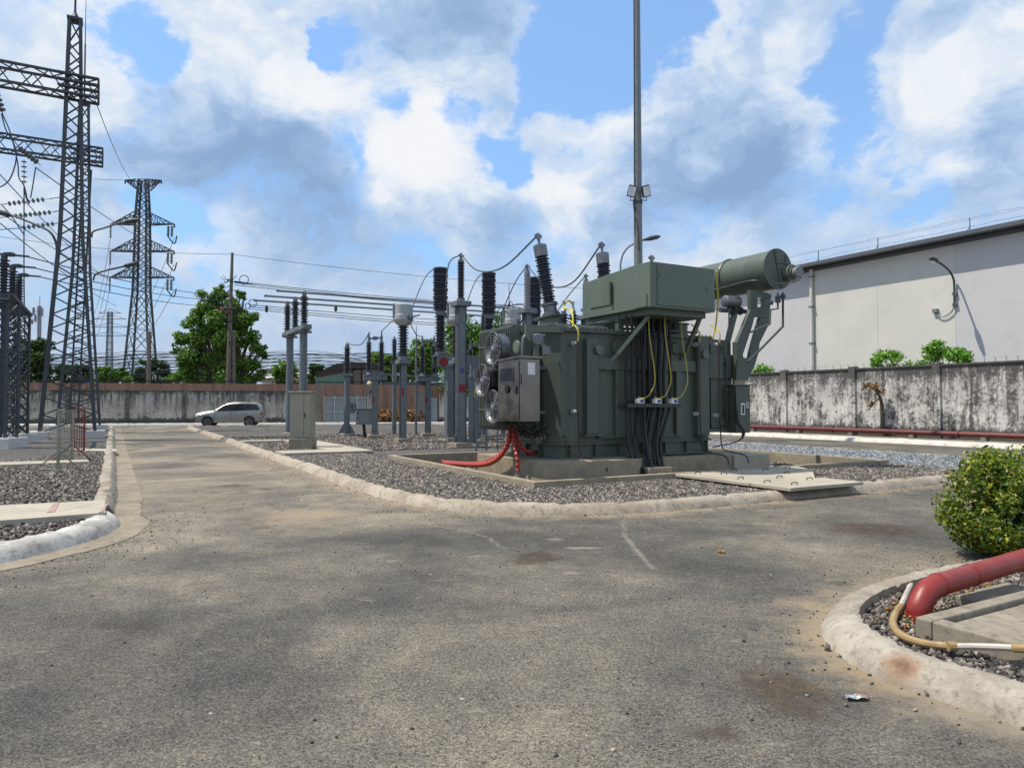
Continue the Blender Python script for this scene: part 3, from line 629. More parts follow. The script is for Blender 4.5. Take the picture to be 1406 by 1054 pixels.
def back_wall():
    t = thing('boundary_wall', 'long low grey plaster boundary wall with dark damp streaks, behind the silver car', 'wall', (-20, wallY(-20), 0))
    ang = math.atan(.2); d = Vector((math.cos(ang), math.sin(ang), 0)); n = Vector((-d.y, d.x, 0))
    def q(x, off, z): return Vector((x, wallY(x), z))+n*off
    def seg(x0, x1, o0, o1, z0, z1, name, m, par=t, bev=0):
        return MB().hexa([q(x0, o0, z0), q(x1, o0, z0), q(x1, o1, z0), q(x0, o1, z0)], [q(x0, o0, z1), q(x1, o0, z1), q(x1, o1, z1), q(x0, o1, z1)]).build(name, m, par, bevel=bev)
    xg0, xg1 = at(441, 560, 56.5).x, at(507, 560, 57).x
    xs = [x for x in np.arange(-56.5, xg0-1.0, 3.93)]+[xg0-.35]
    for x0, x1 in zip(xs[:-1], xs[1:]):
        seg(x0+.15, x1-.15, 0, .15, 0, 2.55, 'panel', 'wall_b'); seg(x0+.15, x1-.15, -.03, .18, 2.55, 2.63, 'coping', 'coping')
    for x in xs[:-1]: seg(x-.15, x+.15, -.10, .2, 0, 2.68, 'pilaster', 'coping')
    # gateway
    seg(xg0-.45, xg0+.1, -.3, .3, 0, 2.95, 'pillar', 'conc_g')
    g = thing('gate', 'grey blue sheet metal double gate with white frame and round black emblem', 'gate', q((xg0+xg1)/2, 0, 0))
    for i in range(2):
        a, b = xg0+.25+i*(xg1-xg0-.3)/2, xg0+.2+(i+1)*(xg1-xg0-.3)/2
        seg(a, b, .02, .06, .15, 2.15, 'gate_leaf', 'gate', g)
        fr = MB()
        for x in (a+.04, (a+b)/2, b-.04): fr.bar(q(x, -.02, .1), q(x, -.02, 2.25), .09)
        for z in (.2, 1.0, 2.1): fr.bar(q(a, -.02, z), q(b, -.02, z), .07)
        fr.build('gate_frame', 'gframe', g)
        s = MB()
        for x in np.arange(a+.1, b, .17): s.bar(q(x, .0, 2.15), q(x, .0, 2.5), .03)
        s.build('spikes', 'galv', g)
    em = at(483, 560, wallY(-12.8)-.12); em = q(em.x, -.06, em.z)
    ring = [em+d*.34*math.cos(a)+Vector((0, 0, .34*math.sin(a))) for a in np.linspace(0, 2*math.pi, 25)]
    e = MB().sweep(ring, .035, 6, False); e.bar(em+Vector((0, 0, -.22)), em+Vector((0, 0, .22)), .06); e.bar(em-d*.13+Vector((0, 0, .08)), em+d*.13+Vector((0, 0, .08)), .05)
    e.sweep([em+d*.2*math.cos(a)+Vector((0, 0, .2*math.sin(a))) for a in np.linspace(math.pi+.5, 2*math.pi-.5, 7)], .03, 6); e.build('emblem', 'ink', g)
    x2 = at(519, 560, 57).x; x3 = at(573, 560, 58).x; x4 = at(584, 560, 58).x; x5 = at(601, 560, 58.5).x
    seg(xg1-.1, x2-.4, 0, .15, 0, 2.6, 'panel', 'wall_b'); seg(xg1-.1, x2-.4, -.03, .18, 2.6, 2.68, 'coping', 'coping')
    seg(x3, x4, -.3, .3, 0, 2.7, 'pillar', 'conc_g'); seg(x4+.02, x5, 0, .06, .1, 2.1, 'gate_panel', 'gate'); 
    for x0 in np.arange(x5+.2, 6, 3.93):
        seg(x0, x0+3.6, 0, .15, 0, 2.55, 'panel', 'wall_b'); seg(x0+3.6, x0+3.93, -.1, .2, 0, 2.68, 'pilaster', 'wall_b')
    # brush heaped against the wall gap
    p = q((x2+x3)/2, -.2, 0); cs = [(p.x+dx, p.y+dx*.2+.2, .55) for dx in np.arange(-1.9, 2.0, .5)]
    tag(leaves('brush_pile', cs, [.75]*len(cs), 2600, .22, 'brown', flat=.9), 'heap of rusty brown dead brush against the brick wall behind the yard', 'brush')['kind'] = 'stuff'
    # brick wall of the neighbours
    b2 = thing('brick_wall', 'taller orange brick wall running behind the grey boundary wall', 'wall', (-20, wallY(-20)+5, 0))
    for x0 in np.arange(-58, 6, 8.): 
        MB().hexa(*[[q(x0, 4, z), q(x0+7.97, 4, z), q(x0+7.97, 4.2, z), q(x0, 4.2, z)] for z in (0, 3.28)]).build('panel', 'brick', b2)
    w = MB()
    for z in (3.42, 3.5): w.sweep([q(x, 4.1, z+RNG.normal()*.012) for x in np.arange(-58, 6, .7)], .03, 4)
    w.build('barbed_wire', 'dark', b2)
back_wall()

# ------------------------------------------------------------ warehouse
def warehouse():
    A = 30.0; ze = 9.78; t = thing('warehouse', 'tall cream panelled warehouse with a dark eave, beyond the mould-blackened wall', 'building', L(A, 8))
    js = [-14, -6.5]; 
    def bof(px): p = SA(px, 400, A); return loc(p)[1]
    js += [bof(1311), bof(1204), bof(1118), bof(1040), 40.]
    for i, (b0, b1) in enumerate(zip(js[:-1], js[1:])):
        MB().sbox(A, A+.2, b0+.012, b1-.012, 3.2, ze).build('wall_panel', 'clad' if i in (2, 3) else 'clad2', t)
        MB().sbox(A-.02, A+.2, b0, b1, 0, 3.19).build('skirting_panel', 'clad', t)
    for b in js[1:-1]: MB().sbox(A-.012, A+.1, b-.02, b+.02, 3.2, ze).build('joint_trim', 'clad', t)
    ln = MB()
    for b in np.arange(-14, 40, 1.9): ln.sbox(A-.025, A, b, b+1.2, 3.16, 3.2)
    ln.build('drip_flashing', 'trim', t)
    MB().sbox(A+.2, A+14, -14, 40, 0, ze-.2).build('rear_wall', 'clad2', t)
    r = MB().prism([L(A-.55, -14.5, ze), L(A-.55, -14.5, ze+.12), L(A+15, -14.5, ze+1.6), L(A+15, -14.5, ze+1.3)], V*55).build('roof', 'trim', t)
    MB().prism([L(A-.78, -14.6, ze-.02), L(A-.56, -14.6, ze-.05), L(A-.56, -14.6, ze+.16), L(A-.78, -14.6, ze+.2)], V*55.2).build('gutter', 'trim', t, bevel=.015)
    e = MB()
    for z, o in ((ze-.22, .02), (ze-.12, .12)): e.sbox(A-o, A-.001, -14.4, 40.3, z, z+.08)
    e.build('eave_trim', 'trim', t)
    # drain pipe
    bd = bof(1116); p = L(A-.12, bd, 0); dp = MB().cyl(p+Vector((0, 0, .2)), p+Vector((0, 0, ze-.1)), .11, n=14).build('downpipe', 'clad', t, smooth=True)
    br = MB()
    for z in (3.0, 5.2, 7.4, 9.2): br.sbox(A-.26, A, bd-.14, bd+.14, z, z+.07)
    br.build('pipe_clamps', 'galv', dp)
    # barbed wire on the roof edge
    posts = []
    for px, py in ((1406+40, 280), (1338, 300), (1211, 328), (1129, 345), (1072, 352)):
        b = bof(px); posts.append(b); pp = L(A-.3, b, ze+.15); pm = MB(); pm.bar(pp, pp+Vector((0, 0, .75)), .035)
        pm.bar(pp+Vector((0, 0, .3)), pp+V*.25+Vector((0, 0, 0)), .025); pm.build('wire_post', 'galv', t)
    for z in (.3, .72):
        w = MB(); pts = []
        b0, b1 = -12., 34.
        for b in np.arange(b0, b1, .25): pts.append(L(A-.3, b, ze+.15+z+.02*math.sin(b*3)))
        w.sweep(pts, .007, 3)
        for b in np.arange(b0, b1, .5): c = L(A-.3, b, ze+.15+z); w.bar(c-Vector((0, 0, .035))-V*.03, c+Vector((0, 0, .035))+V*.03, .008)
        w.build('barbed_wire', 'wire', t)
    # wall lamp
    m0 = SA(1312, 400, A); lp = thing('wall_lamp', 'curved grey arm lamp mounted on the warehouse wall', 'lamp', m0)
    up = Vector((0, 0, 1)); o = -U
    MB().sweep(catmull([m0+o*.12-up*.7, m0+o*.12-up*.2, m0+o*.13+up*.5, m0+o*.35+up*.85, m0+o*.75+up*1.1, m0+o*1.55+up*1.36], 5), .05, 8).build('arm', 'galv_d', lp, smooth=True)
    hd = m0+o*1.5+up*1.34; hh = (o*.97+up*.16).normalized()
    h = MB().lathe(hd, hh, [(0, .05), (.08, .09), (.2, .13), (.5, .12), (.68, .06), (.7, .01)], 12).build('lamp_head', 'galv_d', lp, smooth=True)
    MB().lathe(hd+hh*.2-up*.10, hh, [(0, .02), (.05, .07), (.3, .07), (.36, .02)], 10).build('lens', 'lampw', h, smooth=True)
    bk = MB(); bk.sbox(A-.14, A, loc(m0)[1]-.1, loc(m0)[1]+.1, m0.z-.75, m0.z-.6); bk.sbox(A-.14, A, loc(m0)[1]-.1, loc(m0)[1]+.1, m0.z-.2, m0.z-.05); bk.build('brackets', 'galv', lp)
    MB().sweep(catmull([m0+o*.12-up*.7, m0+o*.1-up*1.0+V*.15, m0+o*.1-up*1.2+V*.5, m0+o*.1-up*1.15+V*.8, m0+o*.08-up*.95+V*.95], 5), .028, 6).build('supply_cable', 'galv', lp, smooth=True)
    j = m0+V*.97-up*.86; MB().sbox(A-.16, A, loc(j)[1]-.13, loc(j)[1]+.13, j.z-.1, j.z+.1).build('junction_box', 'grey', lp, bevel=.01)
warehouse()

# red fire main along the right wall
fm = thing('fire_main', 'long dark red fire water pipe running along the foot of the right boundary wall', 'pipe', L(24.4, 8))
MB().cyl(L(24.45, -8.5, .34), L(24.45, 40, .34), .11, n=14).build('pipe', 'redmain', fm, smooth=True)
for b in np.arange(-7, 38, 3.): MB().sbox(24.3, 24.6, b-.1, b+.1, .08, .24).build('support_block', 'conc_g', fm); 
for b in np.arange(-6, 38, 6.): MB().lathe(L(24.45, b, .34), V, [(0, .11), (.0, .15), (.06, .15), (.06, .11)], 14).build('coupling', 'redmain', fm)

# dry creeper trunk on the right wall
b_ = loc(SA(1212, 598, 24.8))[1]; p0 = L(24.75, b_, .05)
cr = thing('dead_creeper', 'dead brown creeper arching over the mouldy right wall', 'plant', p0)
q0 = [SA(1212, 598, 24.8), SA(1211, 560, 24.85), SA(1208, 545, 24.6), SA(1200, 533, 24.3), SA(1190, 530, 24.1), SA(1182, 536, 24.)]
MB().sweep(catmull(q0, 5), [.10-.075*i/25 for i in range(26)], 7).build('stem', 'twig', cr, smooth=True)
MB().sweep(catmull([q0[2], SA(1204, 550, 24.4), SA(1198, 553, 24.3), SA(1194, 562, 24.3)], 4), .025, 5).build('side_shoot', 'twig', cr)
leaves('foliage', [q0[3]+Vector((0, 0, .1)), q0[4], q0[2]+Vector((0, 0, .25)), SA(1195, 555, 24.3)], [.3, .25, .25, .22], 260, .13, 'brown', cr)

# ------------------------------------------------------------ trees and shrubs
def tree(name, label, base, centers, radii, n, size, m, trunk_h, tr, group=None, limbs=True, cat='tree', shell=.5):
    t = thing(name, label, cat, base, group); base = Vector(base)
    tm = MB(); top = base+Vector((.1, .1, trunk_h)); tm.sweep(catmull([base, base+Vector((.08, 0, trunk_h*.5)), top], 4), [tr*(1-.5*i/8) for i in range(9)], 8)
    if limbs:
        for c, r in zip(centers, radii):
            c = Vector(c); mid = top.lerp(c, .5)+Vector((0, 0, -.12*(c-top).length)); s = base.lerp(top, .75)
            tm.sweep(catmull([s, mid, c], 4), [tr*.45*(1-.8*i/8) for i in range(9)], 5)
    tm.build('trunk', 'bark', t, smooth=True); leaves('crown', centers, radii, n, size, m, t, shell=shell); return t
def clumps(base_y, pts, jy=.5):
    cs = []; rs = []
    for px, py, r in pts: c = at(px, py, base_y+random.uniform(-jy, jy)*r*base_y/975*1.2); cs.append(tuple(c)); rs.append(r*base_y/975)
    return cs, rs
TB = []
rnd = random.Random(3)
outline = [(301, 405, 14), (285, 420, 20), (318, 418, 15), (268, 440, 16), (300, 440, 26), (335, 440, 18), (252, 465, 15), (278, 462, 22), (312, 466, 26), (345, 462, 18), (352, 478, 14), (244, 480, 9), (262, 490, 18), (290, 492, 24), (322, 495, 24), (346, 500, 15), (255, 512, 18), (280, 515, 22), (312, 518, 24), (342, 520, 16), (240, 520, 10), (300, 398, 8), (330, 405, 8), (360, 480, 8), (356, 512, 8)]
for px, py, r in outline:
    TB.append((px, py, r*.8))
    for k in range(6): TB.append((px+rnd.uniform(-1, 1)*r, py+rnd.uniform(-1, 1)*r*.85, r*rnd.uniform(.25, .5)))
cs, rs = clumps(68, TB)
tree('leafy_tree', 'big rounded green tree standing behind the silver car and the wall', (-27.5, 68, 0), cs, rs, 34000, .27, 'leaf', 3, .3)
def smalltree(px0, px1, ytop, yb, Y, label, m='leaf_d', n=4200, size=.3, group=None, seed=0, name='leafy_tree'):
    rr = random.Random(seed); pts = []
    for k in range(46):
        u = rr.uniform(-1, 1); cy = ytop+(yb-ytop)*rr.uniform(0, 1)**.9; lim = math.sqrt(max(.08, 1-((cy-(ytop*.35+yb*.65))/(yb-ytop)*1.1)**2))
        r = rr.uniform(.10, .24)*(yb-ytop); pts.append((px0+(px1-px0)*(.5+.47*u*lim), cy+r*.9, r))
    n = int(n*1.9); cs, rs = clumps(Y, pts); x = at((px0+px1)/2, 500, Y).x
    return tree(name, label, (x, Y, 0), cs, rs, n, size, m, 3.4, .16, group)
smalltree(22, 72, 462, 524, 66, 'dark green tree behind the wall between the insulator rack and the near gantry tower', n=5200, seed=1)
smalltree(-30, 26, 472, 524, 70, 'dark green tree seen through the insulator rack at the left edge', n=3000, seed=2)
smalltree(128, 178, 500, 528, 72, 'low yellowish green tree between the near gantry tower and the transmission pylon', 'leaf', 2600, seed=3)
smalltree(74, 128, 496, 526, 74, 'dark green tree seen through the legs of the gantry tower', n=2600, seed=4)
smalltree(186, 232, 490, 526, 78, 'small dark tree between the legs of the transmission pylon', n=2600, seed=5)
smalltree(376, 410, 492, 526, 70, 'sparse olive tree left of the busbar support columns, behind the wall', 'leaf', 1500, seed=6)
smalltree(424, 446, 498, 526, 68, 'dark shrub beside the rusty roofed shed', n=1400, seed=7)
smalltree(500, 560, 480, 528, 66, 'green tree behind the first breaker and current transformer columns', 'leaf', 3400, seed=8)
smalltree(556, 606, 462, 526, 64, 'bushy green tree behind the middle isolator', 'leaf', 3000, seed=9)
smalltree(612, 640, 418, 520, 60, 'tall narrow green tree showing right of the nearest breaker pole', 'leaf', 2400, seed=10)
smalltree(640, 668, 432, 520, 60, 'tall narrow green tree showing left of the second breaker pole', 'leaf', 2400, seed=11)
smalltree(668, 694, 420, 500, 64, 'leafy treetop behind the second breaker pole', 'leaf', 1600, seed=12)
def shrub(pxs, pyt, pyb, A, label, n, seed):
    rr = random.Random(seed); cs = []; rs = []
    for k in range(16):
        px = rr.uniform(pxs[0], pxs[1]); w = 1-abs((px-(pxs[0]+pxs[1])/2)/((pxs[1]-pxs[0])/2)); py = pyb-(pyb-pyt)*rr.uniform(.1, .95)*(.45+.55*w)
        cs.append(tuple(SA(px, py, A+rr.uniform(-.4, .4)))); rs.append(rr.uniform(.25, .5))
    b = SA((pxs[0]+pxs[1])/2, 540, A); b.z = 0
    tree('green_shrub', label, tuple(b), cs, rs, n, .17, 'leaf_b', 2.8, .06, cat='shrub', shell=.7)
shrub((1201, 1234), 472, 503, 27, 'small bright green shrub above the right wall, the narrower of the two in the middle', 800, 1)
shrub((1244, 1330), 470, 503, 27, 'wide bright green shrub above the right wall, in front of the warehouse', 2000, 2)
shrub((1028, 1060), 502, 516, 27, 'low bright green shrub above the right wall beside the conservator bracket', 700, 3)

# bush and island things
def bush():
    base = (5.34, 7.2, .0); t = thing('round_bush', 'dense yellow green clipped bush beside the red elbow pipe, right edge', 'bush', base)
    cs = []; rs = []; rr = random.Random(5)
    for k in range(170):
        th = rr.uniform(0, 2*math.pi); ph = rr.uniform(-.75, 1.1)
        x = math.cos(th)*math.cos(ph)*.74; y = math.sin(th)*math.cos(ph)*.74; z = .50+math.sin(ph)*.60
        kx = rr.uniform(.7, 1.14); cs.append((base[0]+x*kx, base[1]+y*kx, max(.1, .1+(z-.1)*kx))); rs.append(rr.uniform(.06, .21))
    leaves('foliage', cs, rs, 26000, .045, 'leaf_y', t, flat=.85, shell=.45)
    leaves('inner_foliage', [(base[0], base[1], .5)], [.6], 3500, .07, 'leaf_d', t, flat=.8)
    s = MB(); rr = random.Random(2)
    for k in range(12):
        e = Vector((base[0]+rr.uniform(-.6, .6), base[1]+rr.uniform(-.6, .6), rr.uniform(.5, 1.0))); b = Vector(base)
        s.sweep([b+Vector((rr.uniform(-.12, .12), rr.uniform(-.1, .1), 0)), b.lerp(e, .5)+Vector((0, 0, .08)), e], [.018, .012, .005], 5)
    for k in range(9):
        a = rr.uniform(0, 6.28); e = Vector((base[0]+.82*math.cos(a), base[1]+.7*math.sin(a), rr.uniform(.55, 1.0))); s.sweep([Vector(base)+Vector((0, 0, .3)), e], [.012, .003], 4)
    s.build('stems', 'bark', t)
bush()
def red_elbow():
    p0 = gp(1262, 852, .06); t = thing('red_fire_pipe', 'thick red fire pipe rising from the stones and bending right past the bush', 'pipe', p0)
    r = .082
    h0 = Vector((p0.x, p0.y, .215)); k = [Vector((p0.x, p0.y, .0)), Vector((p0.x, p0.y, .10)), h0+Vector((.012, .008, -.05)), h0+U*.10+Vector((0, 0, .035)), h0+U*.24+Vector((0, 0, .07))]
    MB().sweep(catmull(k, 7), r, 20).build('elbow', 'redpipe', t, smooth=True)
    s = h0+U*.24+Vector((0, 0, .07)); e = s+U*3.4+Vector((0, 0, .16))
    MB().cyl(s, e, r*.98, n=20).build('pipe', 'redpipe', t, smooth=True)
    for q, ax in ((s, U), (s+U*.42+Vector((0, 0, .02)), U), (Vector((p0.x, p0.y, .1)), Vector((0, 0, 1)))): MB().lathe(q, ax, [(-.012, r*.9), (-.008, r*1.05), (.008, r*1.05), (.012, r*.9)], 20).build('weld_bead', 'redpipe', t, smooth=True)
    return s
red_elbow()
for d0, sz, lb in ((.75, (.16, .1), 'broken concrete block propping the red pipe, nearer the elbow'), (1.12, (.24, .12), 'stained concrete block beside the red pipe, nearer the bush')):
    p = gp(1262, 852, .06)+U*d0-V*.02; m = MB(); a, b, _ = loc(p); m.sbox(a-sz[0], a+sz[0], b-sz[1], b+sz[1], .03, .15)
    tag(m.build('concrete_block', 'conc_i', bevel=.02), lb, 'block')
def lid_frame():
    p = gp(1256, 846, .20); a, b, _ = loc(p); t = thing('concrete_pit_cover', 'weathered grey concrete chamber frame with a sunken lid, right of the red elbow', 'cover', L(a, b, 0))
    w = .11
    f = MB(); f.sbox(a, a+2.6, b-w, b, .02, .20).build('frame_edge', 'conc_i', t, bevel=.012)
    MB().sbox(a, a+w, b-2.6, b-w-.002, .02, .20).build('frame_edge', 'conc_i', t, bevel=.012)
    MB().sbox(a+w+.015, a+1.0, b-2.6, b-w-.02, .02, .165).build('lid', 'conc_i', t, bevel=.01)
    MB().sbox(a+1.015, a+2.3, b-2.6, b-w-.02, .02, .168).build('lid', 'conc_i', t, bevel=.01)
lid_frame()
def conduit():
    pts = [(1251, 801), (1237, 832), (1230, 842), (1226, 854), (1231, 866), (1246, 876), (1268, 883), (1290, 886), (1308, 887), (1340, 887), (1372, 888), (1392, 889), (1410, 890), (1470, 893)]
    W3 = [gp(x, y, .115+max(0, i-7)*.018) for i, (x, y) in enumerate(pts)]; t = thing('conduit', 'thin bent conduit lying on the stones, white and tan lengths joined, around the red pipe', 'conduit', W3[4])
    MB().sweep(W3[:2]+[W3[1].lerp(W3[2], .3)], .021, 10).build('white_tube', 'hose_w', t, smooth=True)
    MB().sweep(catmull(W3[1:9], 6), .025, 10).build('tan_hose', 'hose_b', t, smooth=True)
    MB().sweep(W3[8:12], .020, 10).build('white_tube', 'hose_w', t, smooth=True)
    MB().sweep(W3[11:], .025, 10).build('tan_hose', 'hose_b', t, smooth=True)
    MB().sweep([W3[8]-Vector((.03, 0, 0)), W3[8]+Vector((.02, 0, 0))], .029, 10).build('coupling', 'hose_b', t)
conduit()
# litter
p = gp(1176, 957, .012); n = 6; vs = []; fs = []
for i in range(n+1):
    for j in range(3): q = p+Vector((-.06+.12*i/n, 0, 0))+Vector((.01, .028, 0))*(j-1)+Vector((0, 0, .006*math.sin(i*1.7+j)+.008)); vs += [q]
fs = [(i*3+j, i*3+j+1, i*3+j+4, i*3+j+3) for i in range(n) for j in range(2)]
fm_ = MB()
for f in fs: fm_.add([vs[k]+Vector((0, 0, -.002)) for k in f]+[vs[k] for k in f], [(3, 2, 1, 0), (4, 5, 6, 7), (0, 1, 5, 4), (1, 2, 6, 5), (2, 3, 7, 6), (3, 0, 4, 7)])
tag(fm_.build('litter_packet', 'foil'), 'small crumpled printed foil packet lying on the asphalt by the right kerb', 'litter')
tag(rocks('dry_leaf', np.array([tuple(gp(988, 757, .012)), tuple(gp(993, 758, .012))]), .025, .04, 'dryleaf'), 'curled orange dry leaf on the asphalt right of centre', 'leaf')
tag(rocks('loose_stone', np.array([tuple(gp(1275, 951, .012))]), .045, .05, 'stone'), 'dark loose stone at the foot of the right kerb', 'stone')
tag(rocks('loose_stone', np.array([tuple(gp(1136, 890, .012))]), .04, .045, 'stone'), 'dark loose stone at the nose of the curved right kerb', 'stone')
tag(rocks('loose_stone', np.array([tuple(gp(803, 706, .02))]), .035, .045, 'dryleaf'), 'small tan stone against the centre of the curved kerb', 'stone')
# trench covers
def slab(name, label, poly, z0, z1, m='conc_l', handles=(), marks=(), group=None):
    c = Vector((0, 0, 0))
    for a, b in poly: c += L(a, b)
    c /= len(poly); t = thing(name, label, 'cover slab', (c.x, c.y, 0), group)
    MB().prism([L(a, b, z0) for a, b in poly], (0, 0, z1-z0)).build('slab', m, t, bevel=.008)
    for a, b in handles:
        p = L(a, b, z1-.01); MB().sweep(catmull([p-U*.07, p-U*.065+Vector((0, 0, .045)), p+U*.065+Vector((0, 0, .045)), p+U*.07], 3), .009, 6).build('handle', 'ink', t)
    for a0, a1, b0, b1 in marks: MB().sbox(a0, a1, b0, b1, z1, z1+.004).build('painted_mark', 'pinkmark', t)
    return t
slab('cover_slab', 'front concrete cover slab bridging the kerb below the transformer', [(3.16, -2.88), (5.07, -2.88), (5.07, -2.03), (3.16, -2.03)], .16, .22, handles=[(3.6, -2.6), (4.5, -2.2), (3.45, -2.15)])
slab('cover_slab', 'large concrete cover slab between the front slab and the pit wall', [(3.16, -2.01), (4.9, -2.01), (6.2, -.95), (6.8, -.12), (3.16, -.12)], .16, .217, handles=[(3.5, -1.5), (4.3, -1.7), (5.1, -1.2), (3.9, -.7), (5.3, -.5), (4.6, -.3), (6.1, -.4), (3.5, -.4)])
slab('cover_slab', 'pale cover slab on the gravel in front of the beige kiosk', [(-2.3, 10.1), (.35, 10.1), (.35, 11.35), (-2.3, 11.35)], .12, .19)
slab('cover_slab', 'long pale cover slab running back beside the beige kiosk', [(-.75, 11.4), (.35, 11.4), (.35, 18.), (-.75, 18.)], .12, .19)
slab('cover_slab', 'narrow pale cover slab by the kerb left of the beige kiosk', [(-2.3, 17.6), (-.8, 17.6), (-.8, 18.4), (-2.3, 18.4)], .12, .19)
def gslab(pts, z, label, marks=()):
    poly = [loc(gp(x, y, z))[:2] for x, y in pts]; return slab('cover_slab', label, poly, z-.1, z, marks=marks)
gslab([(145, 686), (145, 703), (-160, 726), (-160, 701)], .19, 'wide pale trench cover ending at the left kerb, with faded pink bands', ())
for (x0, x1) in ((66, 79), (138, 146)):
    mm = MB(); mm.prism([gp(x, y, .192) for x, y in ((x0+8, 691), (x1+3, 690), (x1-4, 702.5), (x0-2, 703.5))], (0, 0, .004)); 
    tag(mm.build('painted_band', 'pinkmark'), 'faded pink band across the left trench cover, the %s' % ('inner one' if x0 < 100 else 'one at the kerb end'), 'marking')
gslab([(95, 614.5), (160, 616), (160, 619), (95, 617.5)], .16, 'narrow pale slab on the gravel by the far left kerb')
gslab([(0, 634), (120, 630.5), (123, 633), (0, 638)], .16, 'thin concrete slab behind the two mesh panels')

# red corrugated hoses
def hose(pts, r, label, group='corrugated red hoses', n=10):
    c = catmull(pts, 26); c = [Vector(p) for p in resample3(c, .026)]
    rad = [r*(1.0 if (i % 4) < 2 else .72) for i in range(len(c))]
    return tag(MB().sweep(c, rad, n).build('corrugated_hose', 'red', smooth=False), label, 'hose', group)
def resample3(path, step):
    out = [path[0]]; acc = 0
    for a, b in zip(path[:-1], path[1:]):
        d = (b-a).length; t = step-acc
        while t < d: out.append(a.lerp(b, t/d)); t += step
        acc = d-(t-step)
    return out
hb = SA(701, 588, .25)
hose([hb, SA(696, 612, .25), SA(686, 627, .22), SA(672, 635.5, .2), SA(655, 638, .2), SA(635, 637.5, .2), SA(610, 636, .2)], .055, 'red corrugated hose sweeping along the pit floor, front one')
hose([hb+U*.04+V*.05, SA(697, 611, .35), SA(687, 624, .35), SA(673, 632, .35), SA(655, 636, .35), SA(635, 636, .35), SA(608, 634, .35)], .05, 'red corrugated hose sweeping along the pit floor, the one behind')
hose([hb+U*.06, SA(706, 610, .3), SA(710, 628, .3), SA(711, 648, .3)], .045, 'red corrugated hose dropping straight down beside the concrete plinth')
hose([hb+U*.08+V*.05, L(.5, 1.4, .75), L(.8, 1.5, .62), L(1.1, 1.8, .6)], .05, 'short red corrugated hose turning right onto the plinth')
hose([L(5.5, 1.6, .85), L(5.4, 1.3, .72), L(5.0, 1.2, .58), L(4.6, 1.5, .56)], .05, 'dark red corrugated hose at the right end of the transformer')
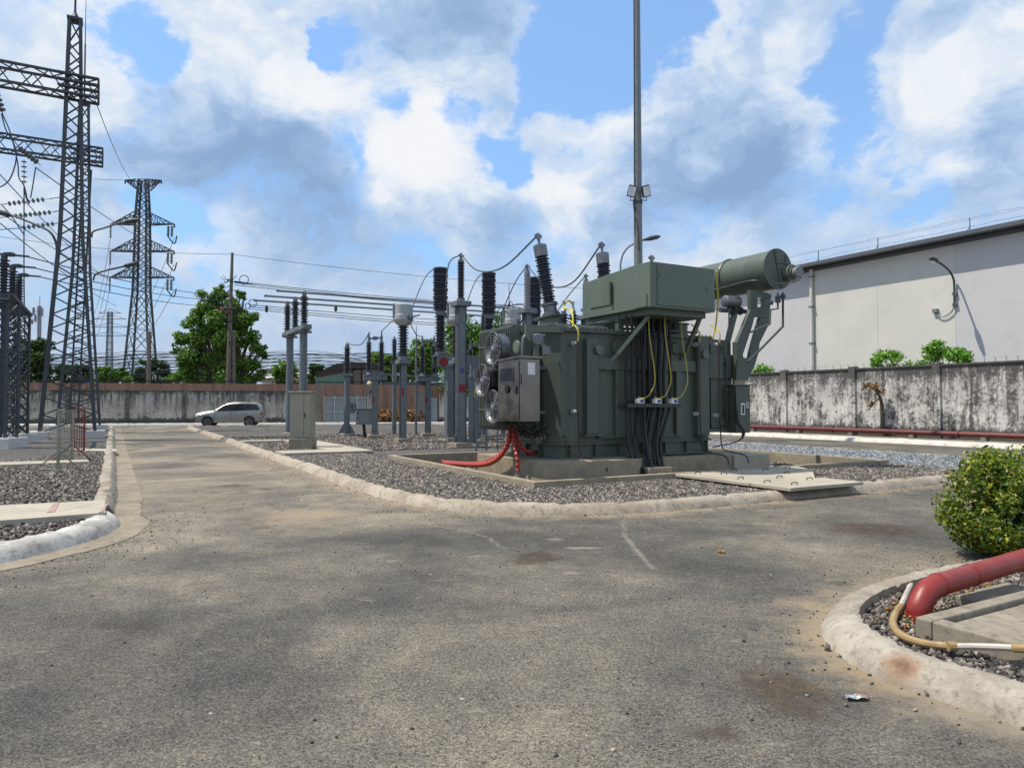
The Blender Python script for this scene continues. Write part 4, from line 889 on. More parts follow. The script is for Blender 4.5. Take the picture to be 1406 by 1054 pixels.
# ------------------------------------------------------------ power transformer
ZUP = Vector((0, 0, 1))
def transformer():
    T = thing('power_transformer', 'large dark green oil filled power transformer on concrete plinths in the pit', 'transformer', L(3.1, 2.0, .5))
    f0 = 1.03; a0, a1 = 1.02, 5.3; b1 = 3.15; ch = .34; zt = 3.06
    oct_ = [(a0+ch*.6, f0), (a1-.08, f0), (a1, f0+.15), (a1, b1-ch), (a1-ch, b1), (a0+ch, b1), (a0, b1-ch), (a0, f0+ch)]
    def pr(poly, z0, z1): return MB().prism([L(a, b, z0) for a, b in poly], (0, 0, z1-z0))
    def sc(k): ca, cb = (a0+a1)/2, (f0+b1)/2; return [(ca+(a-ca)*(1+k/(a1-a0)*2), cb+(b-cb)*(1+k/(b1-f0)*2)) for a, b in oct_]
    tank = pr(oct_, .80, zt).build('tank', 'green', T, bevel=.015)
    pr(sc(-.04), .53, .78).build('base_frame', 'green', T)
    fl = pr(sc(.05), .50, .53); fl.prism([L(a, b, .78) for a, b in sc(.05)], (0, 0, .03)); fl.build('base_flange', 'green', T)
    st = MB()
    for a in np.arange(a0+.4, a1, .62): st.sbox(a, a+.02, f0-.04, f0+.04, .53, .78)
    for b in np.arange(f0+.5, b1-.3, .5): st.sbox(a0-.04, a0+.05, b, b+.02, .53, .78)
    st.build('base_gussets', 'green', T)
    pr(sc(.09), zt, zt+.035).build('rim_flange', 'green', T); pr(sc(.085), zt+.038, zt+.07).build('cover', 'green', T)
    bo = MB()
    pts = sc(.05)
    for (p, q) in zip(pts, pts[1:]+pts[:1]):
        n = int(math.hypot(q[0]-p[0], q[1]-p[1])/.11)
        for i in range(n): c = L(p[0]+(q[0]-p[0])*(i+.5)/n, p[1]+(q[1]-p[1])*(i+.5)/n, zt-.02); bo.cyl(c, c+ZUP*.12, .014, n=6)
    bo.build('rim_bolts', 'galv', T)
    def fp(px, py): a, b, z = loc(SB(px, py, f0)); return a, z
    def rib(x0, x1, y0, y1, d, name='stiffener'):
        A0, Zt = fp(x0, y0); A1, _ = fp(x1, y0); _, Zb = fp(x0, y1)
        MB().sbox(A0, A1, f0-d, f0-.001, Zb, Zt).build(name, 'green', T, bevel=.008); return A0, A1, Zb, Zt
    A0, A1, Zb, Zt = rib(801, 817, 465, 596, .13)
    MB().sbox(A0-.1, A1+.06, f0-.2, f0-.001, Zb-.03, Zb-.002).build('jacking_pad', 'green', T)
    _, zband, = fp(817, 507); _, zb2 = fp(817, 491)
    aL, aR = fp(818, 500)[0], fp(951, 500)[0]
    MB().sbox(aL, aR, f0-.10, f0-.001, zband, zb2).build('stiffener', 'green', T, bevel=.008)
    for x0, x1 in ((842, 856), (888, 902), (925, 934)):
        p0, p1 = fp(x0, 520)[0], fp(x1, 520)[0]; MB().sbox(p0, p1, f0-.09, f0-.001, .90, zband-.002).build('stiffener', 'green', T, bevel=.008)
    A0, A1, Zb, Zt = rib(952, 968, 462, 597, .13)
    MB().prism([L(A0+.03, f0-.01, Zb), L(A0+.03, f0-.16, Zb), L(A0+.03, f0-.01, Zb-.16)], U*.16).build('jacking_pad', 'green', T)
    for x0, x1 in ((818, 842), (857, 888), (902, 925)):
        p0, p1 = fp(x0, 520)[0], fp(x1, 520)[0]
        MB().prism([L(p0+.01, f0-.001, .98), L(p0+.01, f0-.085, .90), L(p0+.01, f0-.001, .90)], U*(p1-p0-.02)).build('sloped_foot', 'green', T)
    for (x, y, r) in ((848, 476, .19), (877, 476, .20), (927, 478, .14)):
        a, z = fp(x, y); MB().lathe(L(a, f0, z), -V, [(0, r), (.03, r), (.03, r*.84), (.05, r*.82)], 24).build('hatch_cover', 'green', T)
        m = MB()
        for k in range(16): t_ = k*math.pi/8; c = L(a, f0-.03, z)+(U*math.cos(t_)+ZUP*math.sin(t_))*r*.92; m.cyl(c, c-V*.025, .012, n=6)
        m.build('hatch_bolts', 'green', T)
    for x, y in ((816, 481), (961, 487)):
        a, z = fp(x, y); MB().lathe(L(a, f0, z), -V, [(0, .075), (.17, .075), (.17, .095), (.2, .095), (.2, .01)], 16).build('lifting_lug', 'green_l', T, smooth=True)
    # side valve flange and chamfer plate
    a_, b_, z_ = loc(SB(737, 612, f0+.15)); MB().lathe(L(a0-.02, 1.28+.1, .72+.2), -U, [(0, .13), (.03, .13), (.03, .09), (.07, .09), (.07, .12), (.1, .12)], 18).build('drain_flange', 'green_l', T)
    for z0, z1 in ((1.0, 2.9),): MB().sbox(a0-.1, a0-.001, 1.5, 1.6, z0, z1).build('stiffener', 'green', T); MB().sbox(a0-.1, a0-.001, 2.3, 2.4, z0, z1).build('stiffener', 'green', T)
    # red-brown earth bars with black tails
    for x, y0, y1 in ((786, 468, 569), (952, 470, 572), (979, 470, 574)):
        a, zt_ = fp(x, y0); _, zb_ = fp(x, y1); ff = f0-.19
        MB().sbox(a-.02, a+.02, ff, ff+.012, zb_, zt_).build('earth_bar', 'copper', T)
        for z in (zt_-.06, zb_+.06): MB().lathe(L(a-.02, f0, z), -V, [(0, .02), (.04, .055), (.07, .04), (.10, .055), (.13, .04), (.18, .03)], 10).build('standoff_insulator', 'ctwhite', T, smooth=True)
        e = L(a+.32, f0-.62, .46); MB().sweep(catmull([L(a, ff, zb_+.05), L(a+.01, ff-.01, 1.0), L(a+.02, ff-.05, .62), L(a+.12, f0-.38, .53), e, e+Vector((.05, -.1, -.16))], 5), .014, 6).build('earth_tail', 'black', T, smooth=True)
        MB().sweep(catmull([L(a, ff, zt_-.02), L(a-.01, ff-.02, zt_+.2), L(a-.02, f0+.05, zt_+.42)], 5), .016, 6).build('yellow_lead', 'yellow', T, smooth=True)
    # arc of yellow leads round the low-voltage bushings
    arc = [SB(787, 448, f0-.1), SB(786, 432, f0), SB(781, 424, f0+.3), SB(775, 423, f0+.45), SB(777, 415, f0+.5), SB(782, 413, f0+.5), SB(787, 420, f0+.5), SB(785, 426, f0+.5)]
    MB().sweep(catmull(arc, 5), .02, 6).build('yellow_lead', 'yellow', T, smooth=True)
    for px in (774, 787):
        p = SB(px, 446, f0+.5); bs = Vector((p.x, p.y, zt+.06)); b = MB().lathe(bs, ZUP, [(0, .10), (.08, .10), (.08, .06), (.12, .06)], 14).build('low_voltage_bushing', 'green', T)
        m = MB().sheds(bs+ZUP*.12, bs+ZUP*.38, .06, .115, .065); m.build('insulator', 'porc', b, smooth=True)
        MB().lathe(bs+ZUP*.38, ZUP, [(0, .05), (.05, .06), (.1, .03), (.22, .02), (.22, .03), (.26, .03)], 12).build('terminal', 'alu', b, smooth=True)
    for px, b in ((835, 1.5), (655+150, 2.3)):
        p = SB(px, 440, b); bs = Vector((p.x, p.y, zt+.06)); MB().lathe(bs, ZUP, [(0, .16), (.22, .16), (.22, .2), (.27, .2), (.27, .05)], 18).build('turret', 'green', T)
    # high-voltage bushings on leaning turrets
    HV = []
    for i, (a, lean, zx) in enumerate(((1.92, -.13, 0), (3.42, -.02, -.02), (4.75, .06, -.18))):
        b = 2.35; ax = (ZUP+U*lean*1.0+V*.10).normalized(); bs = L(a, b, zt+.05)
        hb = MB().lathe(bs-ZUP*.05, ax, [(0, .40), (.10, .38), (.42, .27), (.45, .27), (.45, .33), (.49, .33), (.49, .2)], 24).build('bushing_turret', 'green', T, smooth=True)
        s = bs+ax*.46; MB().lathe(s, ax, [(0, .20), (.05, .2), (.07, .15), (.2, .15), (.22, .19), (.26, .19)], 18).build('flange', 'galv_b', hb, smooth=True)
        mm = MB().sheds(s+ax*.26, s+ax*1.30, .10, .165, .058, 18); mm.build('insulator', 'porc_b', hb, smooth=True)
        MB().lathe(s+ax*(1.30+zx), ax, [(0, .10), (.03, .15), (.28, .155), (.31, .10), (.33, .03), (.42, .03)], 18).build('cap', 'galv_b', hb, smooth=True)
        tp = s+ax*(1.72+zx); m = MB().cyl(tp, tp+ax*.14, .045, n=8); m.bar(tp+ax*.08-U*.08, tp+ax*.08+U*.08, .06); m.build('terminal_clamp', 'galv_b', hb); HV.append(tp+ax*.1)
    T['label'] = T['label']
    # top clutter
    for (a, b, w, h) in ((2.5, 1.5, .22, .18), (4.75, 1.55, .25, .30), (2.3, 2.7, .2, .25), (1.5, 1.6, .16, .12)):
        MB().lathe(L(a, b, zt+.06), ZUP, [(0, w), (h, w), (h, w*1.15), (h+.03, w*1.15), (h+.03, w*.3), (h+.06, w*.2)], 16).build('cover_turret', 'green', T)
    MB().sweep([L(1.1, 1.35, zt+.16), L(5.2, 1.35, zt+.19)], .028, 8).build('oil_pipe', 'green', T, smooth=True)
    MB().sweep(catmull([L(1.2, 1.2, zt+.13), L(1.8, 1.1, zt+.12), L(2.5, 1.2, zt+.14), L(2.8, 1.6, zt+.12)], 5), .018, 6).build('flexible_conduit', 'grey', T, smooth=True)
    # cable box
    x0, x1, y0, y1, z0, z1 = 2.66, 4.40, 0., 2.34, 3.52, 4.40
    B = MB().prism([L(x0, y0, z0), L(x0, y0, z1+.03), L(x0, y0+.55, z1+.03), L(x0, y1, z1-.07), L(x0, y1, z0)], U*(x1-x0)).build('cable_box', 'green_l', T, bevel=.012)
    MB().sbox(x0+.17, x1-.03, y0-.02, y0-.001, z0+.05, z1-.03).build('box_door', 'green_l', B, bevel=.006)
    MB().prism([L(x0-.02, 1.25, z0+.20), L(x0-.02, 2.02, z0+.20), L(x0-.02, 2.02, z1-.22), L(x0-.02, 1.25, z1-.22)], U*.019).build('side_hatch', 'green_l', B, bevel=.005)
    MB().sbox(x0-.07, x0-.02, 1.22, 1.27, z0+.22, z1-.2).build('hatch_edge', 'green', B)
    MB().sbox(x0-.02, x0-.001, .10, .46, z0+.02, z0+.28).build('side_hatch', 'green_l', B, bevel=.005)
    m = MB()
    for z in (z0+.2, z1-.25): m.sbox(x0+.22, x0+.26, y0-.035, y0-.02, z, z+.07)
    for z in (z0+.42,): m.sbox(x1-.24, x1-.20, y0-.035, y0-.02, z, z+.1)
    for i in range(12): c = L(x0+.2+i*(x1-x0-.26)/11, y0-.02, z0+.07); m.cyl(c, c-V*.008, .008, n=6)
    for i in range(12): c = L(x0+.2+i*(x1-x0-.26)/11, y0-.02, z1-.05); m.cyl(c, c-V*.008, .008, n=6)
    m.build('bolts_and_locks', 'galv', B)
    MB().sbox(x0+.12, x1-.12, y0+.15, y1-.2, z0-.12, z0-.002).build('gland_tray', 'green', B)
    lp = MB()
    for a in (x0+.3, x1-.25): lp.sweep([L(a, .4, z1+.03), L(a, .4, z1+.10), L(a+.06, .4, z1+.10), L(a+.06, .4, z1+.03)], .01, 6)
    lp.build('lifting_eyes', 'galv', B)
    for a in (x0+.1, x1-.35): MB().sbox(a, a+.14, 1.15, 2.2, zt+.07, z0-.002).build('support_bracket', 'green', T)
    for (s_, e_) in ((SB(835, 502, f0-.03), L(x0+.32, .30, z0-.03)), (L(4.45, f0-.03, 2.62), L(4.3, .3, z0-.03))):
        MB().bar(s_, e_, .075).build('brace', 'green_l', T)
        a, b, z = loc(s_); MB().sbox(a-.07, a+.07, f0-.05, f0-.001, z-.1, z+.1).build('brace_foot', 'green_l', T)
    # black power cables down to the plinth
    clz = 1.57; xs = [861, 868, 875.5, 882.5, 891, 897, 904, 912, 919.5]; low = [874, 879, 884, 888, 893, 896, 901, 906, 911]
    for i, (x, xl) in enumerate(zip(xs, low)):
        for k in range(2 if i in (3, 6) else 1):
            bb = f0-.25-.09*k-.05*(i % 2); p = SB(x+k*2.5, 560, bb); a = loc(p)[0]; pl = SB(x, 560, bb)
            e = loc(SB(xl+k*4, 636, f0-.62-.06*(i % 3)))[0]; j = random.uniform(-.02, .02); j2 = random.uniform(-.035, .035)
            MB().sweep(catmull([L(a+j, bb, z0-.1), L(a-j*1.3, bb-.01, 2.9), L(a+j2*.6, bb+.01, 2.2), L(a, bb, clz), L(a+(e-a)*.28, bb-.03, 1.15), L(a+(e-a)*.72+j2, bb-.15, .72), L(e, f0-.62-.06*(i % 3), .30), L(e+.02, f0-.66-.06*(i % 3), .12)], 6), .033, 8).build('power_cable', 'black', T, smooth=True)
    cl = MB(); aL = loc(SB(857, 560, f0-.3))[0]; aR = loc(SB(931, 560, f0-.3))[0]
    cl.sbox(aL, aR, f0-.42, f0-.38, clz-.035, clz+.035); cl.sbox(aL, aR, f0-.15, f0-.11, clz-.035, clz+.035); cl.sbox(aL+.02, aL+.07, f0-.11, f0, clz-.03, clz+.02); cl.sbox(aR-.07, aR-.02, f0-.11, f0, clz-.03, clz+.02)
    cl.build('cable_clamp_rail', 'galv_d', T)
    for x in (877, 900.5, 923):
        a = loc(SB(x, 556, f0-.42))[0]; ctb = MB().sbox(a-.085, a+.085, f0-.50, f0-.40, clz+.04, clz+.14).build('current_sensor', 'label', T, bevel=.006)
        MB().sbox(a-.02, a+.06, f0-.505, f0-.501, clz+.06, clz+.12).build('sensor_socket', 'blue', ctb)
        MB().lathe(L(a, f0-.45, clz+.14), ZUP, [(0, .02), (.04, .02), (.05, .01)], 8).build('sensor_gland', 'ink', ctb)
    for x, dx in ((891, 5), (913, 6), (936, 6)):
        a = loc(SB(x, 500, f0-.5))[0]; d = .09
        MB().sweep(catmull([L(a, f0-.5, z0-.05), L(a, f0-.52, 3.0), L(a+d, f0-.55, 2.4), L(a+d+.02, f0-.55, 2.05), L(a-.02, f0-.52, 1.78), L(a-.16, f0-.48, 1.72), L(a-.25, f0-.45, 1.74)], 6), .0095, 6).build('yellow_lead', 'yellow', T, smooth=True)
    p = SB(983, 372, .0); q = SB(986, 410, .3); r_ = SB(983, 445, .8)
    MB().sweep(catmull([p, SB(985, 395, .1), q, SB(985, 425, .5), r_, SB(979, 465, .85)], 6), .018, 6).build('yellow_lead', 'yellow', T, smooth=True)
    MB().sweep(catmull([L(1.25, f0-.02, .95), L(1.3, f0-.06, .95), L(1.32, f0-.1, .7), L(1.5, f0-.4, .5), L(1.6, f0-.62, .2)], 5), .012, 6).build('drain_tube', 'copper', T, smooth=True)
    # control cabinet, stainless
    ca0, ca1, cb0, cb1, cz0, cz1 = .03, .46, .60, 1.46, 1.27, 2.45
    K = MB().prism([L(ca0, cb0, cz0), L(ca0, cb0, cz1), L(ca0, cb1, cz1-.0), L(ca0, cb1, cz0)], U*(ca1-ca0)).build('control_cabinet', 'steel', T, bevel=.008)
    rf = MB().prism([L(ca0-.05, cb0-.04, cz1+.01), L(ca0-.05, cb1+.04, cz1-.02), L(ca0-.05, cb1+.04, cz1+.02), L(ca0-.05, cb0-.04, cz1+.05)], U*(ca1-ca0+.08)).build('rain_hood', 'steel', K)
    MB().sbox(ca0-.022, ca0-.001, cb0+.03, cb1-.03, cz0+.04, cz1-.05).build('cabinet_door', 'steel', K, bevel=.004)
    MB().sbox(ca0-.032, ca0-.023, cb0+.22, cb1-.16, cz1-.42, cz1-.17).build('window', 'glass', K)
    m = MB(); wz0, wz1, wb0, wb1 = cz1-.44, cz1-.15, cb0+.20, cb1-.14
    for q_ in ((wb0, wb1, wz0, wz0+.02), (wb0, wb1, wz1-.02, wz1), (wb0, wb0+.02, wz0, wz1), (wb1-.02, wb1, wz0, wz1)): m.sbox(ca0-.038, ca0-.022, *q_)
    m.build('window_frame', 'steel', K)
    MB().lathe(L(ca0-.023, cb0+.44, cz0+.62), -U, [(0, .085), (.02, .085), (.02, .07), (.03, .07)], 20).build('round_port', 'glass', K)
    MB().sbox(ca0+.16, ca0+.32, cb0-.008, cb0-.001, cz1-.30, cz1-.07).build('paper_plate', 'label', K)
    MB().sbox(ca0-.05, ca0-.023, cb0+.08, cb0+.11, cz0+.52, cz0+.66).build('handle', 'ink', K)
    MB().sbox(ca0+.02, ca0+.08, cb0-.03, cb0-.001, cz0+.7, cz0+.9).build('hinge_block', 'steel', K)
    gl = MB()
    for i in range(11):
        for b in (cb0+.12, cb0+.4, cb0+.7): c = L(ca0+.04+i*.035, b, cz0); gl.cyl(c-ZUP*.07, c, .014, n=6)
    gl.build('cable_glands', 'ink', K)
    wr = MB(); rr = random.Random(4)
    for i in range(22):
        s = L(ca0+.05+rr.random()*.35, cb0+.1+rr.random()*.6, cz0-.05); e = L(rr.choice([a0, .45]), 1.1+rr.random()*.5, 1.0+rr.random()*.25)
        wr.sweep(sag(s, e, .10+rr.random()*.12, 8), .011, 5)
    wr.build('control_wiring', 'black', T)
    for z in (1.4, 2.3): MB().sbox(ca1-.02, a0+.02, 1.3, 1.38, z, z+.06).build('cabinet_bracket', 'green', T)
    # green pipework above cabinet
    MB().prism([SB(722, 446, .95), SB(775, 446, .95), SB(775, 456, .95), SB(731, 456, .95), SB(741, 475, .95), SB(741, 490, .95), SB(734, 490, .95), SB(734, 477, .95), SB(722, 462, .95)], V*.05).build('bracket_plate', 'green_l', T)
    p = SB(713, 463, 1.3); MB().sweep(catmull([SB(748, 461, 1.2), SB(732, 460, 1.25), SB(720, 462, 1.3), SB(718, 480, 1.3), SB(718, 492, 1.3)], 5), .035, 10).build('oil_pipe', 'galv', T, smooth=True)
    c = SB(709, 476, 1.05); MB().lathe(c, -U, [(-.02, .13), (0, .13), (.015, .12), (.02, .04)], 20).build('oil_gauge', 'green_l', T, smooth=True)
    c = SB(745, 466, .9); MB().lathe(c+V*.15, -V-U*.7, [(0, .09), (.20, .09), (.20, .115), (.24, .115), (.25, .09)], 20).build('relief_valve', 'galv', T)
    a, b, z = loc(c); MB().sbox(a-.02, a+.16, b-.03, b+.12, z-.30, z-.13).build('terminal_box', 'galv_b', T, bevel=.008)
    # radiators
    def radiator(a0_, a1_, b0_, b1_, z0_, z1_, nf):
        Rr = MB().cyl(L((a0_+a1_)/2, b0_-.05, z1_-.12), L((a0_+a1_)/2, b1_, z1_-.12), .07, n=12).build('radiator', 'green', T, smooth=True)
        m = MB(); n = nf
        for i in range(n):
            b = b0_+(b1_-b0_)*i/(n-1)
            m.prism([L(a0_, b-.012, z0_+.08), L(a0_+.03, b-.012, z0_), L(a1_-.03, b-.012, z0_), L(a1_, b-.012, z0_+.08), L(a1_, b-.012, z1_-.06), L(a1_-.08, b-.012, z1_), L(a0_+.08, b-.012, z1_), L(a0_, b-.012, z1_-.06)], V*.024)
            for k in range(2):
                z = z0_+.4+k*(z1_-z0_-.8); m.sbox(a0_-.012, a0_, b-.03, b+.03, z, z+.04)
        m.build('fins', 'green', Rr)
        MB().cyl(L((a0_+a1_)/2, b0_-.05, z0_+.12), L((a0_+a1_)/2, b1_, z0_+.12), .07, n=12).build('header_pipe', 'green', Rr, smooth=True)
    radiator(.36, .98, 1.62, 2.95, 1.06, 3.20, 19)
    radiator(1.3, 4.9, 3.3, 4.1, 1.0, 3.25, 8)
    radiator(5.45, 6.1, 1.2, 2.7, 1.05, 3.1, 19)
    # three cooling fans
    for px, py in ((676.5, 478), (662, 522), (676.5, 558)):
        c = SA(px, py, .04) if px > 670 else SA(px, py, .02)
        F = MB().lathe(c+U*.26, -U, [(0, .27), (.02, .30), (.24, .30), (.27, .325), (.28, .33)], 32)
        F.v = F.v; hs = MB()
        n = 32; prof = [(0, .285), (.02, .295), (.20, .295), (.245, .33), (.26, .345), (.262, .325), (.245, .30), (.20, .275), (.0, .275)]
        nx = V; ny = ZUP; vs = []
        for d, r in prof:
            for k in range(n): t_ = 2*math.pi*k/n; vs.append(c+U*(.26-d)+(nx*math.cos(t_)+ny*math.sin(t_))*r)
        m_ = len(prof); fs = [(i*n+k, ((i+1) % m_)*n+k, ((i+1) % m_)*n+(k+1) % n, i*n+(k+1) % n) for i in range(m_) for k in range(n)]
        hs.add(vs, fs); fan = hs.build('fan', 'galv_b', T, smooth=True)
        g = MB()
        for r in (.10, .155, .21, .265, .32): g.sweep([c-U*.02+(V*math.cos(t_)+ZUP*math.sin(t_))*r for t_ in np.linspace(0, 2*math.pi, 25)], .0055, 4, False)
        for k in range(6): t_ = k*math.pi/3+.2; g.bar(c-U*.02+(V*math.cos(t_)+ZUP*math.sin(t_))*.05, c-U*.015+(V*math.cos(t_)+ZUP*math.sin(t_))*.33, .011)
        g.build('grille', 'galv_b', fan)
        MB().lathe(c+U*.22, -U, [(0, .09), (.18, .09), (.23, .07), (.25, .02)], 16).build('hub', 'alu', fan, smooth=True)
        bl = MB()
        for k in range(7):
            t_ = k*2*math.pi/7; r1 = V*math.cos(t_)+ZUP*math.sin(t_); tg = -V*math.sin(t_)+ZUP*math.cos(t_)
            q0 = c+U*.10; bl.prism([q0+r1*.07-tg*.04+U*.03, q0+r1*.27-tg*.09+U*.05, q0+r1*.27+tg*.07-U*.03, q0+r1*.07+tg*.03-U*.02], U*.006)
        bl.build('blades', 'galv', fan); MB().lathe(c+U*.245, -U, [(0, .28), (.01, .28)], 24).build('blade_shade_disc', 'dark', fan)  # black disc added to stand in for the shade behind the blades
        bk = MB().sbox(loc(c)[0]+.26, .40, loc(c)[1]-.03, loc(c)[1]+.03, c.z-.32, c.z+.32).build('fan_bracket', 'galv', fan)
    # conservator
    ax_a, ax_b = 7.1, .72; cc = SB(1067, 369.5, .72); ax_a = loc(cc)[0]; r = .465
    Cn = MB().lathe(cc, V, [(-.03, .02), (-.03, r+.025), (0, r+.025), (.0, r), (3.4, r), (3.4, r+.02), (3.44, r+.02), (3.44, .02)], 40).build('conservator', 'green', T, smooth=True)
    for d in (1.42, 3.0): 
        bn = MB().sweep([cc+V*d+(U*math.cos(t_)+ZUP*math.sin(t_))*(r+.012) for t_ in np.linspace(-.3, math.pi+.3, 22)], .03, 4); bn.build('band', 'green', Cn)
    bn = MB(); bn.bar(cc-V*.04+U*.12-ZUP*r*.95, cc-V*.04+U*(-.12)+ZUP*r*.97-U*.0, .04)
    bn.build('end_rib', 'green', Cn); b2 = MB(); b2.bar(cc-V*.04-U*.1+ZUP*.16, cc-V*.04+U*.36+ZUP*.16, .03); b2.bar(cc-V*.04+U*.26+ZUP*.1, cc-V*.04+U*.26+ZUP*.36, .03); b2.build('end_rib', 'green', Cn)
    gc = cc+U*.27-ZUP*.10-V*.03; G = MB().lathe(gc, -V, [(0, .17), (.16, .17), (.16, .20), (.2, .2), (.2, .14), (.24, .14)], 22).build('level_gauge', 'green_l', Cn, smooth=True)
    MB().lathe(gc-V*.20+U*.03, -V-U*.15, [(0, .12), (.14, .12), (.16, .14), (.19, .12), (.19, .05)], 20).build('gauge_body', 'grey', G, smooth=True)
    MB().sweep(catmull([gc-V*.4+U*.1-ZUP*.05, gc-V*.3-ZUP*.22, cc-V*.1-U*.1-ZUP*.36, cc+V*.4-U*.42-ZUP*.25, cc+V*1.6-U*.44-ZUP*.30, cc+V*2.6-U*.45-ZUP*.26], 6), .013, 6).build('gauge_cable', 'galv_b', Cn, smooth=True)
    # bracket plate with slot: rails and webs in one plane
    pb = .95; P = lambda x, y: SB(x, y, pb)
    Br = thing  # (plate is one part with its rails as pieces of the same casting)
    m = MB(); th = V*.10
    for poly in ([(1030, 398), (1040, 398), (1040, 422), (1031, 425)], [(1040, 398), (1059, 404), (1059, 409), (1040, 407)], [(1048.5, 409), (1058, 409), (1057.5, 425), (1048.5, 420)], [(1031, 425), (1048.5, 420), (1057.5, 425), (1057, 437), (1041, 435), (1027, 434)],
                 [(1027, 434), (1036, 435), (1033, 447), (1020, 487), (1012, 487), (1012, 470)], [(1057, 437), (1055, 447), (1043, 471), (1042, 482), (1030, 490), (1031, 483), (1040, 450), (1044, 436)], [(1012, 487), (1020, 487), (1021, 491), (1026, 492), (1030, 490), (1042, 482), (1037, 500), (1027, 522), (1011, 522)]):
        m.prism([P(*q) for q in poly], th)
    m.build('conservator_bracket', 'green', T)
    m = MB()
    for poly in ([(1010, 420), (1016, 420), (1003, 470), (998, 470)],): m.prism([SB(x, y, 2.9) for x, y in poly], th)
    m.build('conservator_bracket', 'green', T)
    MB().sbox(5.35, 6.3, 1.12, 1.18, 2.2, 2.75).build('bracket_arm', 'green', T)
    # gas relay and pipes
    g0 = SB(1001, 414, 1.3); rl = MB().lathe(g0-U*.16, U+V*-.1, [(0, .10), (.02, .14), (.42, .14), (.44, .10)], 18).build('gas_relay', 'galv_b', T, smooth=True)
    m = MB().cyl(g0-ZUP*.22-U*.3, g0-ZUP*.2+U*.55, .055, n=10); m.lathe(g0-ZUP*.22+U*.1, U, [(0, .11), (.04, .11)], 12); m.lathe(g0-ZUP*.2+U*.35, U, [(0, .1), (.04, .1)], 12); m.cyl(g0-ZUP*.2, g0, .05, n=8); m.build('relay_pipe', 'galv_d', T, smooth=True)
    for pts, w, mm in (([(1075, 402), (1075, 448), (1027, 497)], .028, 'galv_d'), ([(1068, 402), (1068, 424), (1058, 425), (1057, 445), (1030, 456)], .026, 'green'), ([(1001, 425), (1001, 458)], .02, 'galv_d')):
        MB().sweep([SB(x, y, .6) for x, y in pts], w, 8).build('breather_pipe', mm, T, smooth=True)
    vv = MB()
    for x, y in ((1075, 407), (1068, 409), (1068, 413), (1058, 416)): c = SB(x, y, .6); vv.lathe(c-ZUP*.04, ZUP, [(0, .06), (.08, .06)], 10); vv.bar(c-U*.09, c+U*.09, .02)
    vv.build('valves', 'galv_d', T)
    # right end: tap changer box and cabinet
    a, b, z = loc(SB(1021, 560, .9)); MB().sbox(a-.24, a+.22, .9, 1.5, .93, 2.03).build('end_cabinet', 'green', T, bevel=.012)
    MB().sbox(a-.28, a+.26, .86, 1.54, 2.03, 2.06).build('cabinet_roof', 'green_l', T)
    cbx = MB().sbox(a-.10, a+.02, .88, .899, 1.35, 1.62).build('glass_indicator', 'label', T); MB().sbox(a-.065, a-.015, .87, .879, 1.38, 1.58).build('indicator_scale', 'ink', cbx)
    MB().sbox(a+.05, a+.16, .885, .899, 1.5, 1.65).build('name_plate', 'alu', T)
    for x, yy in ((996, 470), (1006, 470)):
        aa = loc(SB(x, yy, 1.1))[0]; mm = MB().sweep([L(aa, 1.08, 1.15), L(aa, 1.08, 3.05)], .02, 6)
        for z in (1.4, 1.9, 2.5): mm.lathe(L(aa, 1.08, z), ZUP, [(0, .04), (.06, .04)], 8)
        mm.build('end_pipe', 'galv_d', T)
    cb = MB(); rr = random.Random(9)
    for i in range(7): s = L(a-.3+rr.random()*.06, .85+rr.random()*.1, 1.9-i*.1); cb.sweep(catmull([s, L(a-.28+rr.random()*.08, .85, 1.2), L(a-.15+rr.random()*.1, .82, .95), L(a-.3, .8, .75), L(5.5, 1.2, .6)], 5), .013, 5)
    cb.build('control_wiring', 'black', T)
    MB().sbox(5.32, 6.15, 1.15, 2.6, .95, 1.04).build('radiator_tray', 'green', T)
    return T, HV
TRF, HVT = transformer()
pl = MB().sbox(.53, 2.7, .33, 3.4, -.12, .50); tag(pl.build('concrete_plinth', 'conc', bevel=.015), 'stained concrete plinth under the left end of the transformer', 'plinth')
pl = MB().sbox(2.72, 5.45, .55, 3.4, -.12, .47); pl.sbox(2.72, 3.3, .12, .54, -.12, .33); tag(pl.build('concrete_plinth', 'conc', bevel=.015), 'long low concrete plinth under the middle of the transformer where the black cables land', 'plinth')
pl = MB().sbox(5.47, 6.6, .5, 3.4, -.12, .46); tag(pl.build('concrete_plinth', 'conc_l', bevel=.015), 'paler concrete plinth at the right end of the transformer', 'plinth')

